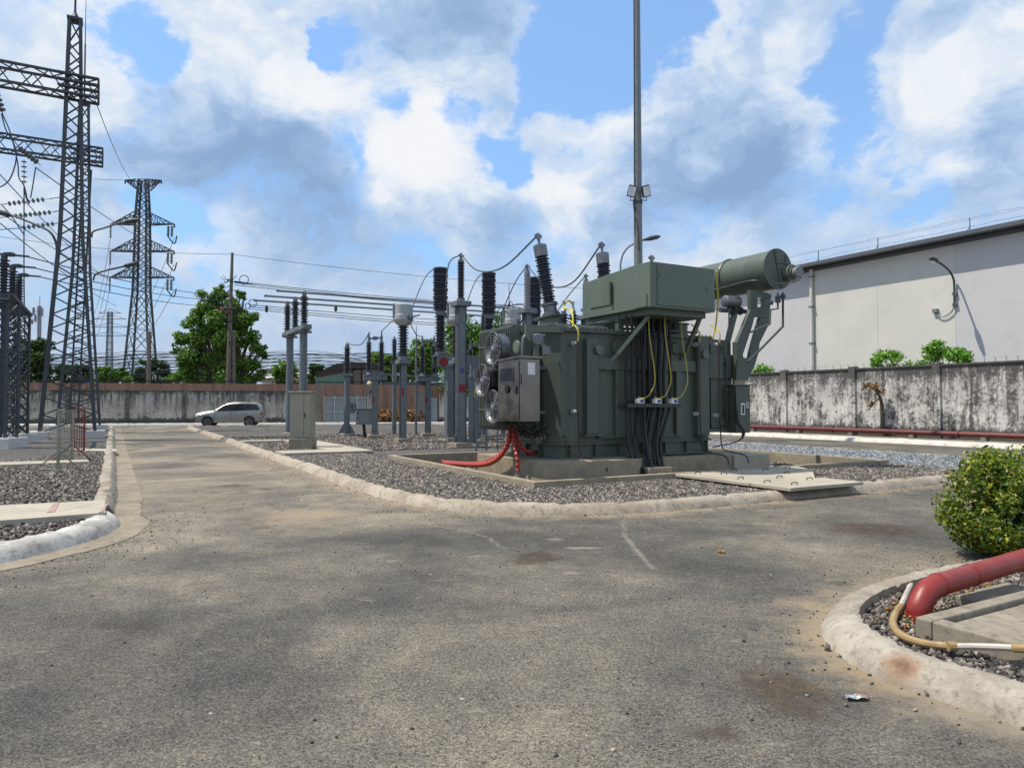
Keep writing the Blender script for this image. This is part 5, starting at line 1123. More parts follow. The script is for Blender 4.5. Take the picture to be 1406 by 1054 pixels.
# ------------------------------------------------------------ yard equipment (built in local axes, x = U direction)
def foot(t, w=.5, m='conc', par='footing'): MB().box(-w/2, w/2, -w/2, w/2, -.1, .28).build(par, m, t, bevel=.01)
def ibeam_col(t, h, w=.22, d=.22, z0=.16, x=0, y=0, name='column', m='galv'):
    c = MB(); c.box(x-w/2, x+w/2, y-d/2, y-d/2+.015, z0, h); c.box(x-w/2, x+w/2, y+d/2-.015, y+d/2, z0, h); c.box(x-.008, x+.008, y-d/2+.015, y+d/2-.015, z0, h)
    c.box(x-w*.9, x+w*.9, y-d*.9, y+d*.9, z0, z0+.03); c.box(x-w*.62, x+w*.62, y-.006, y+.006, z0+.03, z0+.3)
    return c.build(name, m, t)
def base_local(name, label, cat, group=None): return thing(name, label, cat, (0, 0, 0), group)
def arrester():
    t = base_local('surge_arrester', 'nearest surge arrester on its tall grey column with a red band, left of the fans', 'arrester', 'surge arresters beside the transformer')
    foot(t, .62); h = 5.15
    c = MB(); c.box(-.13, .13, -.13, .13, .16, h-.18); o = c.build('column', 'galv', t, bevel=.01)
    e = MB(); e.box(-.15, -.131, -.15, .15, .16, h-.18); e.box(.131, .15, -.15, .15, .16, h-.18); e.build('column_flange', 'galv_d', t)
    MB().prism([(-.30, -.01, .28), (-.151, -.01, .62), (-.151, -.01, .28)], (0, .02, 0)).build('gusset', 'galv', t); MB().prism([(.30, -.01, .28), (.151, -.01, .62), (.151, -.01, .28)], (0, .02, 0)).build('gusset', 'galv', t)
    MB().box(-.131, .131, -.137, -.131, 2.0, 2.28).build('phase_band', 'redmark', t); MB().box(-.05, .05, -.138, -.132, 2.65, 2.85).build('tag_plate', 'blue', t)
    k = MB().box(-.28, .28, -.28, .28, h-.18, h).build('head_plate', 'galv', t, bevel=.015)
    b = MB(); b.cyl((0, 0, h), (0, 0, h+.10), .14); b.build('base_flange', 'galv', t)
    MB().sheds((0, 0, h+.1), (0, 0, h+1.38), .085, .135, .05).build('insulator', 'porc', t, smooth=True)
    b = MB().lathe((0, 0, h+1.38), (0, 0, 1), [(0, .10), (.08, .10), (.10, .05), (.30, .05)], 14); b.bar((-.1, 0, h+1.6), (.12, 0, h+1.6), .05); b.bar((-.02, -.08, h+1.52), (.02, .08, h+1.66), .05); b.build('terminal', 'galv_b', t, smooth=True)
    return t
AR = []
ar0 = arrester()
for i, (px, lb) in enumerate(((632.5, None), (724, 'surge arrester with its insulator showing behind the radiators, second from the left'), (805, 'surge arrester whose tip shows left of the green cable box'))):
    o = ar0 if i == 0 else copy_tree(ar0); p = SB(px, 555, 11.4 + i*.55); p.z = 0; put(o, p, TH, lb); AR.append(p+ZUP*6.78)
    if i > 0:
        for ch in o.children:
            if ch.name.startswith('insulator'): ch.data = ch.data.copy(); ch.data.materials[0] = M['porc_g']
def breaker_pole():
    t = base_local('breaker_pole', 'tall ribbed black circuit breaker pole, leftmost of three', 'breaker', 'circuit breaker poles on the grey beam')
    z0 = 3.62
    MB().lathe((0, 0, z0), (0, 0, 1), [(0, .22), (.12, .22), (.14, .16), (.18, .16)], 16).build('base_flange', 'galv', t, smooth=True)
    MB().sheds((0, 0, z0+.16), (0, 0, z0+1.62), .15, .25, .105, 18).build('lower_insulator', 'porc', t, smooth=True)
    m = MB().lathe((0, 0, z0+1.62), (0, 0, 1), [(0, .2), (.2, .2)], 14); m.box(-.05, .35, -.08, .08, z0+1.66, z0+1.76); m.box(.2, .48, -.12, .12, z0+1.68, z0+1.72); m.build('middle_terminal', 'galv', t)
    MB().sheds((0, 0, z0+1.82), (0, 0, z0+3.50), .24, .315, .055, 20).build('upper_insulator', 'porc_b', t, smooth=True)
    bands = MB()
    for k in range(5): z = z0+2.05+k*.30; bands.lathe((0, 0, z), (0, 0, 1), [(0, .25), (.0, .318), (.035, .318), (.035, .25)], 20)
    bands.build('shed_rings', 'porc', t)
    MB().lathe((0, 0, z0+3.50), (0, 0, 1), [(0, .30), (.07, .31), (.09, .26), (.12, .05)], 18).build('top_cap', 'galv_d', t, smooth=True)
    return t
bp0 = breaker_pole(); BPT = []; BPM = []
for i, (px, lb) in enumerate(((604.5, None), (671, 'tall ribbed black circuit breaker pole, middle one of three'), (734, 'tall ribbed black circuit breaker pole, rightmost of three, behind the first bushing'))):
    o = bp0 if i == 0 else copy_tree(bp0); p = SB(px, 500, 16.0); p.z = 0; put(o, p, TH, lb); BPT.append(p+ZUP*7.22); BPM.append(p+ZUP*5.32)
def breaker_stand():
    p = SB(598, 500, 16.0); a0 = loc(p)[0]; q = SB(760, 500, 16.0); a1 = loc(q)[0]
    t = thing('breaker_stand', 'deep grey channel beam with a red dot on legs, carrying the breaker poles', 'stand', L((a0+a1)/2, 16, 0))
    MB().sbox(a0, a1, 15.8, 15.84, 3.10, 3.60).build('beam', 'galv', t); MB().sbox(a0, a1, 15.84, 16.3, 3.57, 3.62).build('beam_top', 'galv', t); MB().sbox(a0, a1, 16.26, 16.3, 3.1, 3.57).build('beam', 'galv', t)
    c = L(a0+.28, 15.80, 3.33); MB().lathe(c, -V, [(0, .19), (.012, .19), (.012, .01)], 24).build('phase_mark', 'redmark', t)
    for px in (617, 654, 730):
        a = loc(SB(px, 560, 16.0))[0]; MB().sbox(a-.16, a+.16, 15.85, 16.15, .16, 3.1).build('leg', 'galv', t); MB().sbox(a-.35, a+.35, 15.65, 16.35, -.1, .16).build('footing', 'conc', t)
    a = loc(SB(675, 540, 16.0))[0]; mb = MB().sbox(a-.2, a+1.1, 15.7, 16.4, 1.3, 2.5).build('drive_cabinet', 'grey', t, bevel=.02)
breaker_stand()
def current_transformer():
    t = base_local('current_transformer', 'current transformer with a pale bucket shaped head left of the breaker poles', 'transformer', 'current transformers in front of the breaker')
    foot(t, .55); ibeam_col(t, 3.15, .22, .24); MB().box(-.25, .25, -.25, .25, 3.15, 3.3).build('head_plate', 'galv', t)
    MB().box(-.11, -.02, -.128, -.121, 1.9, 2.2).build('phase_band', 'redmark', t)
    MB().lathe((0, 0, 3.3), (0, 0, 1), [(0, .2), (.15, .18), (.18, .15)], 14).build('base_tank', 'galv', t, smooth=True)
    MB().sheds((0, 0, 3.45), (0, 0, 4.62), .12, .23, .10, 16).build('insulator', 'porc', t, smooth=True)
    hd = MB().lathe((0, 0, 4.62), (0, 0, 1), [(0, .20), (.04, .24), (.13, .34), (.2, .37), (.22, .385), (.40, .385), (.42, .37), (.80, .37), (.82, .30), (.83, .05)], 28).build('head', 'ctwhite', t, smooth=True)
    m = MB().lathe((.12, -.36, 4.93), (0.3, -1, 0), [(0, .12), (.04, .12), (.06, .07), (.14, .05)], 14); m.box(-.42, -.35, -.04, .04, 4.9, 5.45); m.bar((.15, -.42, 4.93), (.45, -.6, 5.0), .05); m.build('terminals', 'galv', hd)
    return t
ct0 = current_transformer(); CT = []
for i, (px, lb) in enumerate(((552.5, None), (627, 'current transformer half hidden behind the nearest surge arrester column'), (703, 'current transformer whose pale head shows above the radiators'))):
    o = ct0 if i == 0 else copy_tree(ct0); p = SB(px, 560, 15.2 - .9); 
    if i == 0: p = gp(553, 608, .1)
    p.z = 0; put(o, p, TH, lb); CT.append(p+ZUP*5.0)
def isolator():
    t = base_local('isolator', 'isolator with two ribbed black insulators on a grey column, left of the first current transformer', 'isolator', 'isolator phases along the grey support beam')
    foot(t, .6); ibeam_col(t, 2.62, .24, .24)
    MB().box(-.12, -.05, -.135, -.121, 1.65, 1.95).build('phase_band', 'redmark', t)
    MB().box(-.5, .5, -.16, .16, 2.62, 2.82).build('base_beam', 'galv', t, bevel=.01)
    m = MB()
    for x in (-.28, .28): m.lathe((x, -.05, 2.82), (0, 0, 1), [(0, .16), (.06, .16), (.1, .1), (.18, .1)], 12); m.bar((x-.2, -.1, 2.9), (x+.2, .12, 2.88), .06)
    m.bar((-.5, -.1, 2.92), (.7, -.1, 2.9), .04); m.build('drive_links', 'galv', t)
    for x in (-.27, .27): MB().sheds((x, 0, 2.98), (x, 0, 4.22), .075, .15, .085, 14).build('insulator', 'porc', t, smooth=True)
    arm = MB()
    for x in (-.27, .27): arm.lathe((x, 0, 4.22), (0, 0, 1), [(0, .10), (.05, .10), (.07, .06), (.34, .05)], 10)
    arm.bar((-.27, 0, 4.40), (.27, 0, 4.46), .07); arm.box(-.1, .08, -.1, .1, 4.36, 4.5); arm.bar((-.27, 0, 4.4), (-.27, 0, 4.68), .05); arm.bar((.27, 0, 4.4), (.27, 0, 4.72), .05)
    arm.build('contact_arm', 'galv_b', t); return t
is0 = isolator(); IST = []
for i, (px, py, lb) in enumerate(((514.5, 602.5, None), (587.5, 600, 'isolator with two ribbed black insulators on a grey column, right of the first current transformer'), (655, 598, 'isolator half hidden behind the grey breaker beam and the fans'))):
    o = is0 if i == 0 else copy_tree(is0); p = gp(px, py, .1); 
    if i == 2: p = IST[1]+(IST[1]-IST[0])
    p.z = 0; IST.append(p.copy()); put(o, p, TH*.6, lb)
d_ = IST[1]-IST[0]; fr = thing('support_beam', 'long thin grey beam tying the isolator columns together', 'beam', IST[0])
MB().sweep([IST[0]+ZUP*2.5+Vector((.2, .3, 0)), IST[0]+d_*2.6+ZUP*2.52+Vector((0, .3, 0))], .09, 4).build('beam', 'galv', fr)
MB().sweep([IST[0]+ZUP*2.84+d_*.1, IST[0]+d_*2.6+ZUP*2.84], .03, 6).build('drive_rod', 'galv', fr)
def gp_thing(): pass
# post insulator
p = gp(476, 597.5, .1); p.z = 0; t = thing('post_insulator', 'single black post insulator on a grey pole in front of the gate', 'insulator', p)
ORGl = p
MB().cyl(p+ZUP*.16, p+ZUP*2.95, .14, n=14).build('pole', 'galv', t, smooth=True); MB().lathe(p+ZUP*-.05, ZUP, [(0, .38), (.2, .38), (.24, .3), (.24, .14)], 14).build('footing', 'conc_g', t)
m = MB().box(p.x-.22, p.x+.22, p.y-.22, p.y+.22, 2.95, 3.07); m.prism([p+Vector((-.4, 0, .2)), p+Vector((-.13, 0, .7)), p+Vector((-.13, 0, .2))], (0, .02, 0)); m.prism([p+Vector((.4, 0, .2)), p+Vector((.13, 0, .7)), p+Vector((.13, 0, .2))], (0, .02, 0)); m.build('head_plate', 'galv', t)
MB().sheds(p+ZUP*3.07, p+ZUP*4.35, .10, .19, .11, 14).build('insulator', 'porc', t, smooth=True); MB().lathe(p+ZUP*4.35, ZUP, [(0, .1), (.1, .1), (.12, .04), (.2, .04)], 10).build('terminal', 'galv_b', t)
POST = p+ZUP*4.5
# marshalling box
p = gp(498, 601.5, .1); Yb = p.y; t = thing('marshalling_box', 'small grey box on a bent black pipe between the post insulator and the first isolator', 'box', (p.x, p.y, 0))
c = at(500, 572, Yb); MB().box(c.x-.33, c.x+.33, Yb-.2, Yb+.2, c.z-.34, c.z+.34).build('cabinet', 'grey', t, bevel=.02); MB().box(c.x-.30, c.x+.30, Yb-.215, Yb-.2, c.z-.30, c.z+.30).build('door', 'grey', t, bevel=.01)
MB().box(c.x-.36, c.x+.36, Yb-.26, Yb+.22, c.z+.345, c.z+.37).build('roof', 'grey', t)
m = MB(); m.box(c.x-.27, c.x-.17, Yb-.222, Yb-.216, c.z+.12, c.z+.2); m.box(c.x-.27, c.x-.2, Yb-.222, Yb-.216, c.z-.1, c.z-.02); m.build('plates', 'blue', t)
MB().sweep(catmull([Vector((c.x-.05, Yb, c.z-.34)), Vector((c.x-.02, Yb, .7)), Vector((c.x+.05, Yb, .1))], 4), .07, 8).build('pipe', 'black', t, smooth=True)
m = MB().sweep([Vector((c.x+.1, Yb, c.z+.37)), at(503, 520, Yb)], .03, 6); m.build('riser_pipe', 'galv', t)
q = at(507.5, 526.5, Yb-.3); MB().lathe(q-ZUP*.11, ZUP, [(0, .02), (.03, .08), (.11, .12), (.19, .08), (.22, .02)], 14).build('globe_lamp', 'ivory', t, smooth=True)
# busbar supports
p = gp(397, 596, .1); p.z = 0; t = thing('busbar_support', 'two grey columns joined by a slanting beam with three ribbed black insulators', 'support', p)
q = p-V*2.9
for c in (p, q):
    MB().cyl(c+ZUP*.16, c+ZUP*5.0, .175, n=14).build('column', 'galv', t, smooth=True); MB().lathe(c-ZUP*.05, ZUP, [(0, .35), (.2, .35), (.24, .17)], 12).build('footing', 'conc', t)
    MB().box(c.x-.3, c.x+.3, c.y-.3, c.y+.3, 4.9, 5.0).build('cap_plate', 'galv', t)
e0, e1 = p+V*1.0, q-V*.75
m = MB(); m.hexa([e0-U*.2+ZUP*5.0, e1-U*.2+ZUP*5.0, e1+U*.2+ZUP*5.0, e0+U*.2+ZUP*5.0], [e0-U*.2+ZUP*5.22, e1-U*.2+ZUP*5.22, e1+U*.2+ZUP*5.22, e0+U*.2+ZUP*5.22]); m.build('cross_beam', 'galv', t, bevel=.02)
BUS = []
for i, k in enumerate((.08, .46, .86)):
    c = e0.lerp(e1, k)+ZUP*5.22; io = MB().sheds(c+ZUP*.12, c+ZUP*1.38, .10, .20, .12, 16).build('insulator', 'porc', t, smooth=True)
    MB().lathe(c, ZUP, [(0, .16), (.06, .16), (.12, .12)], 12).build('insulator_base', 'galv', io); MB().lathe(c+ZUP*1.38, ZUP, [(0, .1), (.08, .1), (.1, .06), (.2, .06)], 12).build('clamp', 'galv_b', io); BUS.append(c+ZUP*1.52)
for i, (c, lb) in enumerate(zip(BUS, ('lowest on the left', 'in the middle', 'uppermost'))):
    s = c-U*(1.6-.2*i); e = c+U*(11.5+.6*i)
    tb = thing('busbar', 'long horizontal aluminium busbar tube, the one %s' % lb, 'busbar', s, 'tubular busbars')
    MB().cyl(s, e, .05, n=8).build('tube', 'bus', tb, smooth=True); MB().lathe(s, -U, [(-.05, .06), (.03, .07), (.05, .03)], 10).build('end_cap', 'galv_b', tb)
    BUS[i] = (s, e)
wire(BUS[0][0]+U*4.2, POST, -.0, .014, 'thin dropper from the lowest busbar to the post insulator', m='ctwhite')
# beige kiosk
p = gp(413, 616.5, .12); t = thing('kiosk', 'tall beige two door kiosk cabinet on a concrete block', 'cabinet', (p.x, p.y+.3, 0)); ang = .03
x0 = at(397.5, 600, p.y+.1).x; x1 = at(429, 600, p.y+.1).x; y0 = p.y+.05; y1 = y0+.55
MB().box(x0, x1, y0-.04, y1+.04, -.05, .46).build('plinth', 'conc', t, bevel=.015)
MB().box(x0+.02, x1-.04, y0, y1, .46, 1.97).build('body', 'beige', t, bevel=.01)
for a, b in ((x0+.09, (x0+x1)/2+.1), ((x0+x1)/2+.115, x1-.05)): d = MB().box(a, b, y0-.025, y0-.001, .52, 1.93).build('door', 'beige', t, bevel=.006)
MB().box((x0+x1)/2+.13, (x0+x1)/2+.15, y0-.05, y0-.025, 1.15, 1.32).build('handle', 'ink', t)
MB().prism([(x0-.03, y0-.06, 1.97), (x1+.0, y0-.06, 1.97), (x1+.0, y1+.06, 1.97), (x0-.03, y1+.06, 1.97)], (0, 0, .05)).build('roof', 'beige', t, bevel=.01)
# ladder frames behind the fans
t = thing('access_ladder', 'low grey steel step frame under the cooling fans', 'ladder', L(3.2, 9.2, 0)); yy = 9.2
la = loc(SB(654, 590, yy))[0]; ra = loc(SB(668, 590, yy))[0]
m = MB()
for a in (la, ra): m.bar(L(a, yy, .1), L(a, yy, 2.3 if a == la else 1.5), .06)
m.build('rails', 'galv', t); m = MB()
for z in np.arange(.35, 1.6, .22): m.bar(L(la, yy, z), L(ra, yy, z), .045)
m.build('rungs', 'galv', t); m = MB(); ea = loc(SB(698, 600, yy))[0]; m.bar(L(ra, yy, .55), L(ea, yy, .6), .06); m.bar(L(ra, yy, .85), L(ea, yy, .9), .05); m.bar(L((ra+ea)/2, yy, .1), L((ra+ea)/2, yy, .9), .05); m.build('handrail', 'galv', t)
for px, py, h, lb, mk in ((646.5, 608, 2.6, 'narrow grey steel post just right of the nearest surge arrester column', None), (651.5, 607, 2.55, 'narrow grey steel post with a yellow plate, left of the fans', 'y')):
    p = gp(px, py, .1); p.z = 0; o = thing('steel_post', lb, 'post', p); MB().box(p.x-.09, p.x+.09, p.y-.09, p.y+.09, .05, h).build('post', 'galv', o)
    m = MB().box(p.x-.13, p.x+.13, p.y-.13, p.y+.13, h, h+.05); m.lathe(p+ZUP*h, ZUP, [(0, .06), (.5, .06)], 10); m.build('cap', 'galv', o)
    if mk: MB().box(p.x-.02, p.x+.14, p.y-.1, p.y-.092, 1.85, 2.15).build('plate', 'yellow', o)
# ------------------------------------------------------------ lattice towers
def lattice(mb_leg, mb_br, lv, w=.09, wb=.05, x=True, cross='X'):
    """lv: list of (z, half width x, half width y, cx, cy); legs at four corners, bracing on four faces"""
    def cor(l): z, hx, hy, cx_, cy_ = l; return [Vector((cx_+sx*hx, cy_+sy*hy, z)) for sx, sy in ((-1, -1), (1, -1), (1, 1), (-1, 1))]
    for k in range(4): 
        for a, b in zip(lv[:-1], lv[1:]): mb_leg[k].bar(cor(a)[k], cor(b)[k], w)
    for a, b in zip(lv[:-1], lv[1:]):
        ca, cb = cor(a), cor(b)
        for k in range(4):
            j = (k+1) % 4
            alt = cross == 'N' and (lv.index(a)+k) % 2
            if not alt: mb_br.bar(ca[k], cb[j], wb)
            if cross == 'X' or alt: mb_br.bar(ca[j], cb[k], wb)
            if cross != 'N': mb_br.bar(cb[k], cb[j], wb*.8)
def interp(prof, zs):
    out = []
    for z in zs:
        for (z0, a0, b0, c0, d0), (z1, a1, b1, c1, d1) in zip(prof[:-1], prof[1:]):
            if z0 <= z <= z1: t = (z-z0)/(z1-z0); out.append((z, a0+(a1-a0)*t, b0+(b1-b0)*t, c0+(c1-c0)*t, d0+(d1-d0)*t)); break
    return out
def gantry():
    t = base_local('gantry_tower', 'nearer dark lattice gantry tower standing on white footings, tallest at left', 'tower', 'gantry towers at left')
    prof = [(.35, 1.03, .34, 0, 0), (9.2, .42, .27, 0, 0), (13, .33, .25, 0, 0), (18.7, .21, .21, 0, 0)]
    zs = [.35]; s = .78
    while zs[-1] < 18.7-.5: zs.append(min(18.7, zs[-1]+s)); s = max(.5, s*.985)
    zs[-1] = 18.7; lv = interp(prof, zs); legs = [MB() for _ in range(4)]; br = MB(); lattice(legs, br, lv, .13, .055, cross='N')
    for l in legs: l.build('leg', 'galv_d', t)
    br.build('bracing', 'galv_d', t)
    m = MB(); m.box(-.3, .3, -.3, .3, 18.7, 18.8); m.lathe((0, 0, 18.8), (0, 0, 1), [(0, .22), (.3, .06), (.34, .06)], 8); m.build('cap', 'galv_d', t)
    MB().sweep([(0, 0, 19.0), (0, 0, 22.2), (0, 0, 22.21), (0, 0, 25)], [.05, .045, .03, .012], 6).build('lightning_rod', 'galv_d', t)
    for sx in (-1, 1):
        f = MB(); f.box(sx*1.06-.36, sx*1.06+.36, -.6, .6, -.1, .42); f.build('footing', 'white', t, bevel=.02)
    return t
def gbeam(z, x1, label, parts=True, length=15., drop=0):
    t = base_local('gantry_beam', label, 'beam', 'lattice beams of the gantry'); h = .42; w = .38; n = int(length/.62)
    ch = MB(); b = MB(); P = [[Vector((x1-i*length/n, sy*w, z+sz*h)) for sy, sz in ((-1, -1), (1, -1), (1, 1), (-1, 1))] for i in range(n+1)]
    for k in range(4): ch.bar(P[0][k], P[-1][k], .10)
    for i in range(n):
        for k in range(4): j = (k+1) % 4; b.bar(P[i][k], P[i+1][j], .045) if i % 2 else b.bar(P[i][j], P[i+1][k], .045)
    for k in range(4): b.bar(P[0][k], P[0][(k+1) % 4], .08)
    ch.build('chords', 'galv_d', t); b.build('bracing', 'galv_d', t)
    e = MB()
    for s_ in (-1, -.33, .33, 1): [e.bar((x1-1.55, y_, z+s_*h), (x1+.02, y_, z+s_*h), .09) for y_ in (-.42, .42)]
    e.build('end_plates', 'galv_d', t)
    return t
gt = gantry(); GA = gp(93, 601.3, .1); GA.z = 0; GB = gp(108, 591, .1); GB.z = 0
put(gt, GA, TH, sc=1)
g2 = copy_tree(gt); put(g2, GB, TH, 'farther dark lattice gantry tower, overlapping the right side of the nearer one')
b1 = gbeam(15.72, .95, 'upper lattice beam leading left from the nearer gantry tower'); put(b1, GA, TH)
b2 = gbeam(15.8, .95, 'lower lattice beam leading left from the farther gantry tower, hung with insulator strings', length=24); put(b2, GB, TH)
# inner ladder of the far tower
m = MB(); q0 = GB+ZUP*.5-U*.25
for s_ in (-.2, .2): m.bar(q0+U*s_, q0+U*(s_+.45)+ZUP*14.5, .07)
for k in range(44): m.bar(q0+U*(-.2+.45*k/44)+ZUP*(.3+k*.33), q0+U*(.2+.45*k/44)+ZUP*(.3+k*.33), .05)
tag(m.build('tower_ladder', 'galv_d'), 'steel ladder climbing inside the gantry towers', 'ladder')
# floodlight arms on the gantry
for (pp, rd) in (((([(2, 292), (20, 297), (55, 311), (70, 320), (77, 334), (78, 345)])), 31), (([(128, 385), (131, 377), (143, 372), (165, 367), (181, 363)]), 42), (([(126, 326), (128, 318), (143, 313), (165, 306), (183, 303)]), 42)):
    pts = [at(x, y, rd) for x, y in pp]; big = rd < 40
    lb = 'curved street lamp arm reaching left from the nearer gantry tower' if big else ('lower curved lamp arm on the right side of the gantry towers' if pp[0][1] > 350 else 'upper curved lamp arm on the right side of the gantry towers')
    tt = thing('lamp_arm', lb, 'lamp', pts[0], 'lamp arms on the gantry')
    MB().sweep(catmull(pts, 5), .05, 6).build('arm', 'galv_d', tt, smooth=True)
    h0, h1 = (pts[0], pts[1]) if big else (pts[-1], pts[-2]); dd = (h0-h1).normalized(); MB().lathe(h1.lerp(h0, .3), dd, [(0, .06), (.15, .12), (.7, .13), (.95, .04)], 10).build('lamp_head', 'galv_d', tt, smooth=True)
# suspension strings and jumpers
def string(p, q, label, group, m='clear', rs=.14, pitch=.27, hook=True):
    p = Vector(p); q = Vector(q); t = thing('insulator_string', label, 'insulator', p, group); L_ = (q-p).length; n = int(L_/pitch); ax = (q-p).normalized()
    MB().cyl(p, q, .018, n=5).build('rod', 'galv_d', t); d = MB()
    for i in range(n): c = p+ax*(pitch*(i+.5)); d.lathe(c-ax*.03, ax, [(0, .035), (.02, rs), (.035, rs), (.06, .04)], 10)
    d.build('discs', m, t, smooth=True); return t
def lineof(px0, py0, px1, py1, Y0, Y1): return at(px0, py0, Y0), at(px1, py1, Y1)
for i, (y0, y1, nm) in enumerate(((280, 274, 'upper'), (297, 292, 'middle'), (313, 308, 'lower'))):
    a, b = lineof(10 if i == 0 else (19 if i == 1 else 30), y0, 68 if i == 0 else (74 if i == 1 else 76), y1-1, 40, 40); string(a, b, '%s of three near horizontal disc insulator strings left of the gantry towers' % nm, 'tension strings at left')
    wire(a, at(-60, y0+(3 if i else 1), 33), .05, .028, 'conductor leading left from the %s disc string' % nm, 'conductors at left', 'galv_d')
    wire(b, at(88, y1-4, 43), 0, .03, 'short link from the %s disc string to the tower' % nm, 'conductors at left', 'galv_d')
a, b = lineof(33, 219, 33, 255, 38, 38); string(a, b, 'vertical disc insulator string hanging from the lower gantry beam', 'hanging strings')
a, b = lineof(26, 203, 56, 227, 38, 38); string(a, b, 'slanting pale disc string under the lower gantry beam', 'hanging strings', rs=.16, pitch=.22)
a, b = lineof(-6, 128, 4, 156, 30, 30); string(a, b, 'pale disc string at the left edge between the two gantry beams', 'hanging strings', rs=.16, pitch=.22)
for pts, Y, lb in (([(2, 156), (8, 178), (20, 200), (22, 220), (14, 245), (2, 256), (-10, 258)], 34, 'jumper loop hanging at the left edge beneath the gantry beams'), ([(3, 156), (14, 182), (24, 222), (26, 244), (33, 255), (38, 276)], 36, 'jumper curving down to the vertical disc string'),
    ([(49, 230), (45, 255), (42, 272)], 38, 'short jumper dropping from the slanting disc string'), ([(33, 255), (33, 300), (33, 380), (34, 470)], 38, 'long vertical down lead from the vertical disc string'), ([(3, 282), (16, 297), (30, 318), (33, 322)], 37, 'dark jumper linking the three disc strings'), ([(33, 256), (36, 272), (40, 280)], 38, 'short tail below the vertical disc string')):
    tag(MB().sweep(catmull([at(x, y, Y) for x, y in pts], 5), .032, 5).build('jumper', 'galv_d', smooth=True), lb, 'wire')
# ------------------------------------------------------------ insulator rack, left edge
def rack():
    F = gp(13, 611, .1); F.z = 0; t = thing('insulator_rack', 'dark lattice rack at the left edge carrying ribbed black insulators in a row', 'rack', F)
    m = MB(); br = MB(); tops = []; zt = 5.15
    o = Vector((-17.85, 25.1, 0)); dV = V
    for k in range(-1, 3):
        c = o+dV*(k*1.75)
    for k, kk in ((0, -.9), (1, 2.6)):
        c = o+dV*kk; legs = [MB() for _ in range(4)]; b_r = MB()
        lv = [(z, .28, .28, c.x, c.y) for z in np.arange(.45, zt, .42)]; lattice(legs, b_r, lv, .075, .04, cross='X' if k else 'Z'); b_r.build('bracing', 'galv_d', t)
        for l in legs: l.build('leg', 'galv_d', t)
        MB().box(c.x-.55, c.x+.55, c.y-.5, c.y+.5, -.1, .45).build('footing', 'white', t, bevel=.02)
    c = o-U*2.2+V*.4; legs = [MB() for _ in range(4)]; lattice(legs, br, [(z, .28, .28, c.x, c.y) for z in np.arange(.45, zt, .42)], .10, .05)
    for l in legs: l.build('leg', 'galv_d', t)
    MB().box(c.x-.55, c.x+.55, c.y-.5, c.y+.5, -.1, .45).build('footing', 'white', t, bevel=.02)
    br.build('bracing', 'galv_d', t)
    e0, e1 = o-dV*2.6, o+dV*3.6
    for s_ in (-.35, .35): MB().bar(e0+U*s_+ZUP*zt, e1+U*s_+ZUP*zt, .11).build('top_beam', 'galv_d', t)
    x = MB()
    for k in range(9): q = e0.lerp(e1, k/8); x.bar(q-U*.35+ZUP*zt, q+U*.35+ZUP*zt, .08)
    x.build('cross_ties', 'galv_d', t)
    for i, kk in enumerate((-1.4, .9, 3.0)):
        c = o+dV*kk+ZUP*(zt+.08); io = MB().sheds(c+ZUP*.1, c+ZUP*1.28, .09, .175, .10, 16).build('insulator', 'porc', t, smooth=True)
        MB().lathe(c, ZUP, [(0, .15), (.1, .13)], 12).build('insulator_base', 'galv_d', io)
        mm = MB().lathe(c+ZUP*1.28, ZUP, [(0, .1), (.1, .1), (.12, .05), (.2, .05)], 10); mm.bar(c+ZUP*1.42-U*.6, c+ZUP*1.42+U*.7, .06); mm.box(c.x+.1, c.x+.3, c.y-.1, c.y+.1, c.z+1.36, c.z+1.48); mm.build('clamp', 'galv_d', io); tops.append(c+ZUP*1.42)
    return tops
RK = rack()
# mesh panels
def mesh_panel(px, py, m, label, w, h, xo):
    p = gp(px, py, .1); p.z = 0; t = thing('mesh_panel', label, 'barrier', p, 'mesh panels on stands')
    d = Vector((math.cos(.5), math.sin(.5)*1.0, 0))
    MB().bar(p+ZUP*.05, p+ZUP*(h+.3), .045).build('post', m, t); x = MB()
    for z in (.38, h+.25): x.bar(p+ZUP*z, p+d*w+ZUP*z, .03)
    x.bar(p+d*w+ZUP*.38, p+d*w+ZUP*(h+.25), .035); x.build('frame', m, t)
    g = MB(); n = int(h/.085)
    for i in range(n): z = .4+i*(h-.15)/n; g.bar(p+ZUP*z, p+d*w+ZUP*(z+.10), .011); g.bar(p+ZUP*(z+.10), p+d*w+ZUP*z, .011)
    for i in range(1, 5): g.bar(p+d*w*i/5+ZUP*.4, p+d*w*i/5+ZUP*(h+.25), .010)
    g.build('mesh', m, t); f = MB()
    f.bar(p+Vector((-.45, .1, .12)), p+Vector((.45, -.1, .12)), .06); f.bar(p+Vector((-.4, -.2, .12)), p+ZUP*.55, .03); f.bar(p+Vector((.4, .2, .12)), p+ZUP*.55, .03); f.build('stand', m, t)
M['paleframe'] = pmat('greenish_weathered_frame', (.30, .29, .22), .8, var=.3)
mesh_panel(79.5, 647, 'paleframe', 'pale weathered mesh panel on a stand, in front of the red one', .27, 1.2, 0)
mesh_panel(98.5, 633.5, 'redrust', 'red oxide mesh panel on a stand by the left kerb', .27, 1.22, 0)
